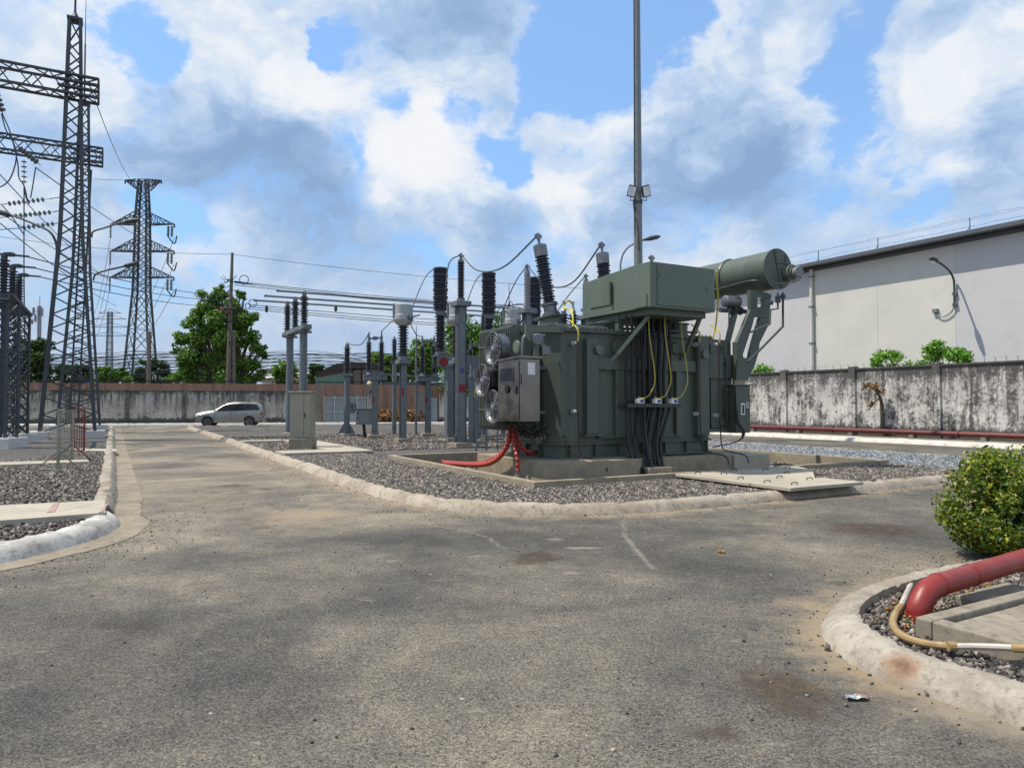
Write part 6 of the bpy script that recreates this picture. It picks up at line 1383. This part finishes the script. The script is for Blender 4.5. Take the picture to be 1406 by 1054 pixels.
# ------------------------------------------------------------ distant transmission pylons
def pylon(px, Y, ytop, label, m, scale=1., strings=True, yw=400):
    x0 = at(px, 500, Y).x; k = Y/105.
    def Z(y): return at(px, y, Y).z
    t = thing('pylon', label, 'pylon', (x0, Y, 0), None); s = scale
    zt, zw = Z(ytop), Z(yw)
    prof = [(-.3, 2.3*s, 1.5*s, x0, Y), (zw, .98*s, .7*s, x0, Y), (zt*.86, .8*s, .55*s, x0, Y), (zt, .5*s, .4*s, x0, Y)]
    zs = [0]; 
    st = 5.2*s
    while zs[-1]+st < zw: zs.append(zs[-1]+st); st *= .8
    zs[-1] = zw
    n = int((zt-zw)/(1.25*s)); zs += [zw+(zt-zw)*(i+1)/n for i in range(n)]
    zs[0] = 0; lv = interp(prof, zs); legs = [MB() for _ in range(4)]; br = MB(); lattice(legs, br, lv, .24*s, .085*s)
    for l in legs: l.build('leg', m, t)
    br.build('bracing', m, t)
    def arm(z, ln, h, side, name='crossarm'):
        a = MB(); w = .8*s; tip = Vector((x0+side*ln, Y, z))
        for sy in (-1, 1):
            r0 = Vector((x0+side*w, Y+sy*w*.7, z)); r1 = Vector((x0+side*w, Y+sy*w*.7, z+h)); a.bar(r0, tip, .16*s); a.bar(r1, tip, .12*s)
            for i in range(1, 5): t_ = i/5; a.bar(r0.lerp(tip, t_), r1.lerp(tip, t_), .07*s); a.bar(r0.lerp(tip, t_), r1.lerp(tip, t_-.2), .07*s)
        a.bar(tip, tip-ZUP*.5, .15*s); a.build(name, m, t); return tip
    tips = []
    for y in (308, 345, 381):
        if strings:
            for sd in (-1, 1): tips.append((arm(Z(y), 4.75*s, Z(y-17)-Z(y), sd), sd))
    if strings:
        for sd, ln in ((-1, 2.7*s), (1, 2.7*s)): arm(zt-.1, ln, -1.4, sd, 'earthwire_arm')
        for tp, sd in tips:
            if sd > 0:
                for dx in (-.9, -.35): MB().sheds(tp+Vector((dx, 0, -.3)), tp+Vector((dx+.25, -.6, -2.)), .10, .22, .3, 8).build('insulator', 'clear', t)
                MB().sweep(catmull([tp+Vector((-.65, -.6, -2.)), tp+Vector((0, 0, -2.9)), tp+Vector((.1, .6, -1.6))], 4), .10, 5).build('jumper', 'galv_d', t)
            else: MB().sheds(tp-ZUP*.3, tp-ZUP*2., .08, .18, .3, 8).build('insulator', 'clear', t)
    return t, tips
PY, tips = pylon(193, 105, 247, 'tall steel transmission pylon with three pairs of arms, behind the wall right of the gantry', 'galv_d')
def farpylon():
    Y = 260; px = 150; x0 = at(px, 500, Y).x; t = thing('pylon', 'small faint transmission pylon far away between the gantry and the tall pylon', 'pylon', (x0, Y, 0)); zt = at(px, 428, Y).z
    legs = [MB() for _ in range(4)]; br = MB(); prof = [(0, 1.1, .6, x0, Y), (zt*.55, .95, .5, x0, Y), (zt, .7, .4, x0, Y)]; zs = list(np.linspace(0, zt, 15)); lattice(legs, br, interp(prof, zs), .28, .13)
    for l in legs: l.build('leg', 'galv_haze', t)
    br.build('bracing', 'galv_haze', t)
    for y, ln in ((430, 4), (438, 6), (449, 7), (461, 7)):
        z = at(px, y, Y).z; a = MB()
        for s_ in (-1, 1): a.bar((x0, Y, z), (x0+s_*ln, Y, z), .24); a.bar((x0, Y, z+1.6), (x0+s_*ln, Y, z), .16)
        a.build('crossarm', 'galv_haze', t)
farpylon()
def telecom():
    Y = 150; x = at(53, 500, Y).x; t = thing('telecom_mast', 'thin telecom mast with antennas above the trees behind the insulator rack', 'mast', (x, Y, 0)); z = at(53, 420, Y).z
    MB().sweep([(x, Y, 0), (x, Y, z)], [.5, .38], 10).build('pole', 'galv_haze', t, smooth=True); a = MB()
    for dx, dz, h in ((-.9, -1.2, 1.6), (.9, -1.4, 1.7), (-.5, -2.6, 1.4), (.5, -3, 1.3), (-1.2, -3.4, 1.), (.1, -1, 1.6)): a.box(x+dx-.18, x+dx+.18, Y-.7, Y-.4, z+dz-h/2, z+dz+h/2); a.bar((x, Y, z+dz), (x+dx, Y-.5, z+dz), .12)
    a.build('antennas', 'galv_haze', t); MB().cyl((x, Y, z), (x, Y, z+2), .07, n=5).build('rod', 'galv_haze', t)
telecom()
# ------------------------------------------------------------ mast with floodlights, street lamp
p = at(877, 500, 31); t = thing('light_mast', 'very tall grey steel mast with two floodlights, rising behind the green cable box', 'mast', (p.x, p.y, 0)); px_, py_ = p.x, p.y
MB().sweep([(px_, py_, 0), (px_, py_, 10), (px_-.01, py_, 26)], [.215, .185, .12], 16).build('mast', 'mast', t, smooth=True)
m = MB()
for z in np.arange(3, 25, .42): m.bar((px_-.13, py_-.17, z), (px_-.13, py_-.22, z), .03)
m.build('step_pegs', 'galv_d', t); MB().sweep([(px_-.17, py_-.12, 9), (px_-.16, py_-.1, 17), (px_-.15, py_-.1, 25)], .018, 5).build('earth_cable', 'galv_d', t)
z = at(877, 265, 31).z
for s_, nm in ((-1, 0), (1, 0)):
    c = Vector((px_+s_*.28, py_-.25, z)); f = MB(); ax = Vector((s_*.35, -.9, -.25)).normalized(); up = (ZUP+Vector((s_*-.35, 0, 0))).normalized(); sd_ = ax.cross(up).normalized(); up = sd_.cross(ax)
    q = [c+sd_*(.19*i)+up*(.25*j) for i, j in ((-1, -1), (1, -1), (1, 1), (-1, 1))]; f.prism(q, ax*.10); fo = f.build('floodlight', 'ink', t, bevel=.01)
    MB().prism([x+(c-x)*.18+ax*.103 for x in q], ax*.01).build('lens', 'lampw', fo)
    b = MB().sweep([c-up*.2, c-up*.4, Vector((px_, py_-.15, z-.35))], .025, 6); b.build('yoke', 'ink', fo)
MB().lathe((px_, py_, z-.5), (0, 0, 1), [(0, .2), (.12, .2)], 14).build('clamp_ring', 'galv_d', t)
MB().sweep(catmull([(px_-.25, py_-.2, z-.35), (px_-.2, py_-.22, z-.9), (px_-.05, py_-.2, z-1.6), (px_+.02, py_-.2, z-2.6)], 4), .02, 5).build('lamp_cable', 'black', t)
Yl = 46; b = at(852, 500, Yl); t = thing('street_lamp', 'street lamp with its curved arm showing behind the tall mast, above the cable box', 'lamp', (b.x, Yl, 0))
pts = [at(852, 540, Yl), at(852, 362, Yl), at(856, 348, Yl), at(866, 337, Yl), at(885, 329, Yl)]; pts[0].z = 0
MB().sweep([pts[0]]+catmull(pts[1:], 5), [.10]+[.06]*16, 8).build('pole', 'galv', t, smooth=True); hh = (at(909, 324, Yl)-at(885, 329, Yl)); MB().lathe(pts[-1]-hh*.1, hh, [(0, .06), (.2, .1), (.5, .16), (.95, .14), (1.2, .03)], 12).build('lamp_head', 'galv_d', t, smooth=True)
# wood / concrete pole behind wall
Yp = 60; b = at(315, 500, Yp); t = thing('utility_pole', 'tall old concrete utility pole in front of the big tree, hung with cables and fittings', 'pole', (b.x, Yp, 0))
zt = at(318, 347, Yp).z; MB().sweep([(b.x-.15, Yp, 0), (b.x+.14, Yp, zt)], [.24, .11], 10).build('pole', 'pole', t, smooth=True); MB().sweep([(b.x+.42, Yp+.1, 0), (b.x+.28, Yp+.1, 7.6)], [.17, .12], 10).build('stub_pole', 'pole', t, smooth=True)
rr = random.Random(12); m = MB()
for k in range(26):
    z = rr.uniform(at(318, 470, Yp).z, at(318, 382, Yp).z); a = rr.uniform(.2, .8); s_ = rr.choice((-1, 1)); m.sweep(sag((b.x, Yp-.2, z), (b.x+s_*a, Yp-.2, z+rr.uniform(-.4, .4)), .15, 6), .028, 4)
m.build('cable_fittings', 'dark', t)
for (x, y, rr_) in ((335, 384, .38), (347, 416, .32), (340, 420, .22)):
    c = at(x, y, Yp); MB().sweep([c+Vector((math.cos(a)*rr_, 0, math.sin(a)*rr_)) for a in np.linspace(0, 6.2832, 17)], .035, 5, False).build('cable_coil', 'dark', t)
m = MB(); m.bar((b.x-.9, Yp-.15, at(318, 425, Yp).z), (b.x+.9, Yp-.15, at(318, 425, Yp).z), .09); m.bar((b.x-.2, Yp-.15, at(318, 386, Yp).z), (b.x+2.0, Yp-.15, at(318, 391, Yp).z), .07); m.build('cross_bar', 'dark', t)
m = MB()
for x, y in ((300, 428), (306, 425), (312, 430)): c = at(x, y, Yp-.3); m.lathe(c, ZUP, [(0, .08), (.2, .08)], 8)
m.build('fuse_fittings', 'redmark', t)
Yq = 62; b2 = at(204, 500, Yq); tag(MB().sweep([(b2.x, Yq, 0), (b2.x+.05, Yq, at(204, 455, Yq).z)], [.22, .16], 8).build('short_pole', 'pole', smooth=True), 'short grey concrete pole in front of the tall pylon', 'pole')
for (px, yb, y0, y1, lb) in ((571, 598, 447, 470, 'thin lightning rod on a post between the current transformer and the next isolator'), (699, 596, 388, 432, 'thin lightning rod above the radiators, left of the second surge arrester')):
    p = gp(px, yb, .1); p.z = 0; z0_, z1_ = at(px, y1, p.y).z, at(px, y0, p.y).z
    t = thing('lightning_rod', lb, 'rod', p); MB().cyl(p, Vector((p.x, p.y, z0_)), .06, .05, 8).build('post', 'galv', t, smooth=True); MB().cyl((p.x, p.y, z0_), (p.x, p.y, z1_), .035, .012, 6).build('rod', 'galv_d', t)
for (px, yb, y0, y1, lb) in ((663.5, 598, 428, 482, 'slim ribbed black post insulator between the middle breaker pole and the fans'), (691, 598, 424, 446, 'small black post insulator just above the radiators'), (541, 597, 462, 498, 'slim black post insulator partly hidden by the first current transformer')):
    p = gp(px, yb, .1); p.z = 0; z0_, z1_ = at(px, y1, p.y).z, at(px, y0, p.y).z
    t = thing('post_insulator', lb, 'insulator', p); MB().cyl(p, Vector((p.x, p.y, z0_)), .11, n=10).build('pole', 'galv', t, smooth=True); MB().sheds((p.x, p.y, z0_), (p.x, p.y, z1_-.15), .08, .16, .1, 12).build('insulator', 'porc', t, smooth=True)
    MB().lathe((p.x, p.y, z1_-.15), ZUP, [(0, .09), (.06, .09), (.08, .04), (.16, .04)], 8).build('terminal', 'galv_b', t)
rr = random.Random(31); m = MB(); c0 = at(699, 424, 34)
for k in range(9): m.sweep(sag(c0+Vector((rr.uniform(-1.2, .3), rr.uniform(-.4, .4), rr.uniform(-.2, .2))), c0+Vector((rr.uniform(-.3, 1.3), rr.uniform(-.4, .4), rr.uniform(-.1, .3))), rr.uniform(-.25, .2), 8), .022, 4)
tag(m.build('cable_tangle', 'dark'), 'tangle of dark jumper wires around the lightning rod above the radiators', 'wires')
# ------------------------------------------------------------ sheds far behind the wall
def shed():
    Y = 64; t = thing('shed', 'rusty curved roof shed with green sheet fence behind the wall, over the gate', 'building', (at(480, 500, Y).x, Y, 0))
    def q(x, y, dy=0): return at(x, y, Y+dy)
    MB().prism([q(432, 515), q(446, 506), q(462, 499), q(480, 497), q(512, 497), q(520, 501), q(520, 505), q(446, 512), q(434, 517)], (0, 7, 0)).build('roof', 'rust', t)
    m = MB(); 
    for x in range(440, 520, 8): m.bar(q(x, 512), q(x+4, 506), .07)
    m.build('roof_truss', 'rust', t)
    MB().prism([q(433, 519), q(472, 512), q(472, 532), q(433, 532)], (0, .2, 0)).build('green_fence', 'gsheet', t)
    MB().prism([q(474, 506), q(520, 506), q(520, 532), q(474, 532)], (0, .3, 0)).build('wall', 'rust', t)
    for x in (486, 498, 511): MB().prism([q(x, 508, -.05), q(x+9, 508, -.05), q(x+9, 532, -.05), q(x, 532, -.05)], (0, .04, 0)).build('wall_panel', 'pole', t)
shed()
for (x0, x1, y, Y, lb) in ((178, 244, 518, 95, 'long low pale green roofed building beyond the pylon'), (362, 436, 515, 92, 'low pale roofed building beyond the busbar support'), (360, 400, 509, 110, 'dark low roof showing between the big tree and the busbar support'), (30, 80, 520, 96, 'low pale building beyond the trees at left')):
    a, b = at(x0, y, Y), at(x1, y, Y); t = thing('far_building', lb, 'building', ((a.x+b.x)/2, Y, 0))
    MB().box(a.x, b.x, Y, Y+10, 0, a.z-.4).build('wall', 'roofpale', t); MB().prism([(a.x-.5, Y-.5, a.z-.4), (a.x-.5, Y+5, a.z+.6), (a.x-.5, Y+10.5, a.z-.4)], (b.x-a.x+1, 0, 0)).build('roof', 'rust' if 'dark' in lb else 'gsheet' if 'green' in lb else 'roofpale', t)
# ------------------------------------------------------------ car
def car():
    Yc = 51.2; p = gp(316, 585.3, 0); t = thing('minivan', 'silver minivan parked facing left before the back wall', 'car', (0, 0, 0))
    S = [(-2.30, .42, .74, .78, .55, .70), (-2.24, .34, .80, .90, .74, .74), (-1.95, .28, .86, .99, .82, .80), (-1.40, .26, .93, 1.08, .86, .82), (-1.02, .26, .97, 1.14, .87, .80), (-.55, .26, .99, 1.44, .88, .70), (-.20, .26, 1.00, 1.62, .88, .66), (.30, .26, 1.01, 1.72, .88, .65),
         (1.0, .26, 1.03, 1.745, .88, .65), (1.6, .26, 1.05, 1.73, .88, .64), (2.04, .28, 1.09, 1.70, .86, .62), (2.19, .32, 1.08, 1.64, .85, .62), (2.27, .38, 1.02, 1.22, .83, .72), (2.29, .44, .85, .95, .80, .74)]
    vs = []; n = 12
    for x, zb, zs_, zr, w, wr in S:
        half = [(.0, zb), (w*.86, zb), (w*.97, zb+.10), (w, zb+.32 if zs_ > .7 else zb+.1), (w*.985, zs_), (wr*1.02 if zr > zs_+.2 else w*.93, max(zs_+.02, zr-.09)), (wr*.86, zr), ]
        for y, z in half: vs.append((x, -y, z))
        for y, z in reversed(half[1:]): vs.append((x, y, z))
    k = 13; vs2 = []
    for i in range(len(S)):
        r = vs[i*13:(i+1)*13]; vs2 += r
    fs = [(i*k+j, i*k+(j+1) % k, (i+1)*k+(j+1) % k, (i+1)*k+j) for i in range(len(S)-1) for j in range(k)]
    fs += [tuple(range(k-1, -1, -1)), tuple(range((len(S)-1)*k, len(S)*k))]
    fs = [f[::-1] for f in fs]
    body = MB().add(vs2, fs).build('body', 'silver', t, smooth=True)
    for s_ in (-1, 1):
        def W_(x, z): 
            tt = max(0, min(1, (z-1.02)/.60)); return s_*(.872-.205*tt+.012)
        def win(poly, nm='side_window'): MB().prism([(x, W_(x, z), z) for x, z in poly], (0, s_*-.03, 0)).build(nm, 'glass', t)
        win([(-.93, 1.12), (-.36, 1.50), (-.1, 1.57), (.19, 1.60), (.19, 1.12)]); win([(.20, 1.12), (.20, 1.60), (1.09, 1.615), (1.09, 1.15)]); win([(1.10, 1.15), (1.10, 1.615), (1.84, 1.58), (2.06, 1.22), (1.96, 1.17)])
        MB().prism([(-1.02, W_(0, 1.06), 1.06), (-.86, W_(0, 1.06), 1.06), (-.9, W_(0, 1.2), 1.2), (-1.0, W_(0, 1.15), 1.15)], (0, s_*.14, 0)).build('mirror', 'silver', t)
        for x, wd in ((-.98, .02), (.19, .02), (1.09, .02)): MB().box(x, x+.012, *sorted((s_*.872, s_*.889)), .45, 1.05).build('door_gap', 'ink', t)
        m = MB()
        for x in (-.0, .95): m.box(x, x+.16, *sorted((s_*.88, s_*.905)), .93, .965)
        m.build('door_handles', 'alu', t); MB().box(-1.0, 1.25, *sorted((s_*.872, s_*.893)), .30, .42).build('sill', 'silver', t)
        for x in (-1.42, 1.36):
            MB().cyl((x, s_*.80, .39), (x, s_*.886, .39), .40, n=26).build('wheel_arch', 'ink', t)
            w = MB().lathe((x, s_*.68, .325), (0, s_, 0), [(0, .25), (0, .31), (.03, .327), (.19, .327), (.215, .30), (.215, .22), (.19, .21), (.19, .01)], 26).build('wheel', 'tyre', t, smooth=True)
            r = MB().lathe((x, s_*.875, .325), (0, s_, 0), [(0, .20), (.0, .225), (.025, .225), (.025, .195), (.01, .19), (.01, .01)], 22)
            for q in range(7):
                a = q*2*math.pi/7; r.prism([(x+math.cos(a-.25)*.03, s_*.89, .325+math.sin(a-.25)*.03), (x+math.cos(a-.12)*.2, s_*.89, .325+math.sin(a-.12)*.2), (x+math.cos(a+.12)*.2, s_*.89, .325+math.sin(a+.12)*.2), (x+math.cos(a+.25)*.03, s_*.89, .325+math.sin(a+.25)*.03)], (0, s_*.012, 0))
            r.build('rim', 'galv_b', w)
        MB().prism([(-2.26, s_*.72, .72), (-1.96, s_*.832, .80), (-1.92, s_*.83, .93), (-2.2, s_*.73, .86)], (0, s_*.012, .0)).build('headlight', 'lampw', t)
        MB().prism([(2.10, s_*.862, 1.02), (2.25, s_*.84, .98), (2.24, s_*.84, .84), (2.12, s_*.865, .80)], (0, s_*.012, 0)).build('tail_light', 'lampred', t)
    MB().prism([(-1.0, -.68, 1.15), (-1.0, .68, 1.15), (-.28, .58, 1.615), (-.28, -.58, 1.615)], (-.012, 0, .022)).build('windscreen', 'glass', t)
    MB().prism([(2.19, -.66, 1.12), (2.19, .66, 1.12), (2.10, .55, 1.56), (2.10, -.55, 1.56)], (.03, 0, .01)).build('rear_window', 'glass', t)
    MB().box(-2.335, -2.29, -.5, .5, .52, .68).build('grille', 'ink', t); MB().box(2.30, 2.33, -.25, .25, .60, .72).build('number_plate', 'label', t); MB().box(1.98, 2.3, -.6, .6, 1.70, 1.73).build('spoiler', 'silver', t)
    put(t, (p.x, 50.9, 0), .20)
car()
# ------------------------------------------------------------ wires
def jp(pts, r, label, group=None, m='wire'): return tag(MB().sweep(catmull(pts, 7), r, 5).build('flexible_lead', m, smooth=True), label, 'wire', group)
# transformer leads
jp([HVT[0], HVT[0].lerp(AR[0], .35)-ZUP*.62, HVT[0].lerp(AR[0], .7)-ZUP*.62, AR[0]], .022, 'black lead sagging from the leaning bushing to the nearest surge arrester')
jp([HVT[1], HVT[1].lerp(AR[1], .3)-ZUP*.85, HVT[1].lerp(AR[1], .65)-ZUP*.8, AR[1]], .022, 'black lead sagging from the second bushing to the second arrester')
jp([AR[0], AR[0]-U*.45-ZUP*.35, AR[0]-U*.6-ZUP*1.6, BPM[0].lerp(AR[0], .3)-ZUP*.7, BPM[0]+U*.4], .022, 'black lead looping from the nearest surge arrester down to the first breaker pole')
jp([AR[1], AR[1].lerp(BPM[1], .3)-ZUP*.05, AR[1].lerp(BPM[1], .75)-ZUP*.7, BPM[1]+U*.4], .022, 'black lead looping from the second surge arrester to the middle breaker pole')
jp([AR[2], AR[2].lerp(BPM[2], .35)-ZUP*.25, AR[2].lerp(BPM[2], .8)-ZUP*.8, BPM[2]+U*.4], .022, 'black lead looping from the third surge arrester behind the leaning bushing')
for i in range(2):
    jp([BPT[i]-U*.2, BPT[i].lerp(CT[i], .3)+ZUP*.15-U*.2, BPT[i].lerp(CT[i], .75)-ZUP*.1, CT[i]+U*.35], .022, 'thin black lead bowing from the top of the %s breaker pole to its current transformer' % ('first', 'middle')[i])
jp([POST, POST.lerp(IST[0]+ZUP*4.6, .5)-ZUP*.25, IST[0]+ZUP*4.68-U*.25], .02, 'black lead from the post insulator to the first isolator')
jp([IST[0]+ZUP*4.72+U*.25, IST[0]+ZUP*5.25+U*.8, IST[0]+ZUP*5.3+U*1.0], .02, 'short black lead rising from the first isolator')
jp([CT[0]+U*.3-ZUP*.3, CT[0].lerp(IST[1]+ZUP*4.7, .5)-ZUP*.35, IST[1]+ZUP*4.65-U*.25], .02, 'black lead from the first current transformer to the isolator on its right')
# line conductors
rackg = 'conductors from the insulator rack'
for i, p in enumerate(RK):
    q = at(640, 436-4*0+i*6 - 8, 80); mid = at(230, 388+i*13, 50)
    wire(p+U*.6, at(318, (405, 412, 421)[i], 60), .35, .024, ('upper', 'middle', 'lower')[i]+' conductor running right from the insulator rack to the utility pole', rackg)
pu = at(318, 349, 60); wire(pu, at(800, 396, 62), .3, .020, 'single thin earth wire running right from the top of the utility pole')
wire(pu+Vector((0, 0, 0)), at(-20, 322, 60), .4, .02, 'single thin wire running left from the top of the utility pole')
g = 'insulated cables running right from the utility pole'
for i, (ya, yb) in enumerate(((386, 416), (388, 419), (391, 421))):
    wire(at(322, ya, 60), at(640, yb, 64), .12, .035, 'black insulated cable from the utility pole, %s of the upper bunch' % ('topmost', 'middle one', 'lowest')[i], 'upper cable bunch', 'dark')
for i, (ya, yb) in enumerate(((418, 441), (421, 446), (424, 449))):
    wire(at(342, ya, 60), at(640, yb, 64), .12, .035, 'black insulated cable from the utility pole, %s of the lower bunch' % ('topmost', 'middle one', 'lowest')[i], 'lower cable bunch', 'dark')
m = MB(); ins = at(366, 421, 60)
for (x, y, h) in ((366, 424, 5), (461, 422, 6)): tag(MB().lathe(at(x, y+h, 61), ZUP, [(0, .05), (.15, .14), (.5, .14), (.62, .05)], 8).build('cable_clamp', 'galv_d'), 'small grey clamp hanging on the cables at %s of the busbar support' % ('left' if x < 400 else 'right'), 'clamp')
rr = random.Random(21)
for i in range(32):
    y = 484+i*1.2+rr.uniform(-.5, .5); Y = 74+rr.uniform(0, 9)
    q = [at(x, y+2.0*math.sin(x/37+i*1.7)+(3.0 if (x//90) % 2 else 0)*rr.random()+max(0, (200-x)/200*3), Y) for x in range(-60, 700, 22)]
    tag(MB().sweep(q, rr.choice((.03, .042, .06)), 4).build('street_cable', 'galv_d' if i % 3 else 'dark'), 'dark cable strung low in the dense wavy bundle behind the boundary wall', 'cable', 'street cables behind the wall')
# pylon conductors
for tp, sd in tips:
    k = 'right' if sd > 0 else 'left'
    for i, tgt in enumerate(((300 if sd < 0 else 330, 300),)):
        pass
lv_n = {0: 'top', 1: 'middle', 2: 'bottom'}
far = at(150, 440, 260)
for i, (tp, sd) in enumerate(tips):
    wire(tp-ZUP*2, far+Vector((sd*7, 0, 3-(i//2)*3)), 5, .05, 'faint conductor from the %s %s arm of the pylon toward the far pylon' % (lv_n[i//2], 'right' if sd > 0 else 'left'), 'pylon conductors', 'galv_haze')
gb = at(40, 212, 38)
for i, (y0, y1, x1) in enumerate(((230, 345, 232), (233, 385, 150), (287, 380, 150), (295, 420, 160))):
    wire(at(49 if i == 0 else (-20), y0 if i == 0 else y0+5*i-20, 38), at(x1, y1, 104), .5, .03, ('conductor descending from the slanting disc string toward the pylon', 'uppermost of three thin conductors slanting down behind the gantry', 'middle of three thin conductors slanting down behind the gantry', 'lowest of three thin conductors slanting down behind the gantry')[i], 'slanting conductors')
wire(GB+ZUP*20+U*.2, at(178, 245, 105), .6, .03, 'thin earth wire from the farther gantry tower top to the pylon top')
wire(at(130, 246, 60), at(178, 246, 105), .1, .03, 'short thin wire level with the pylon top')
wire(at(1406+60, 273, 30), at(1090, 350, 50), .1, .006, 'thin wire crossing above the warehouse roof edge')
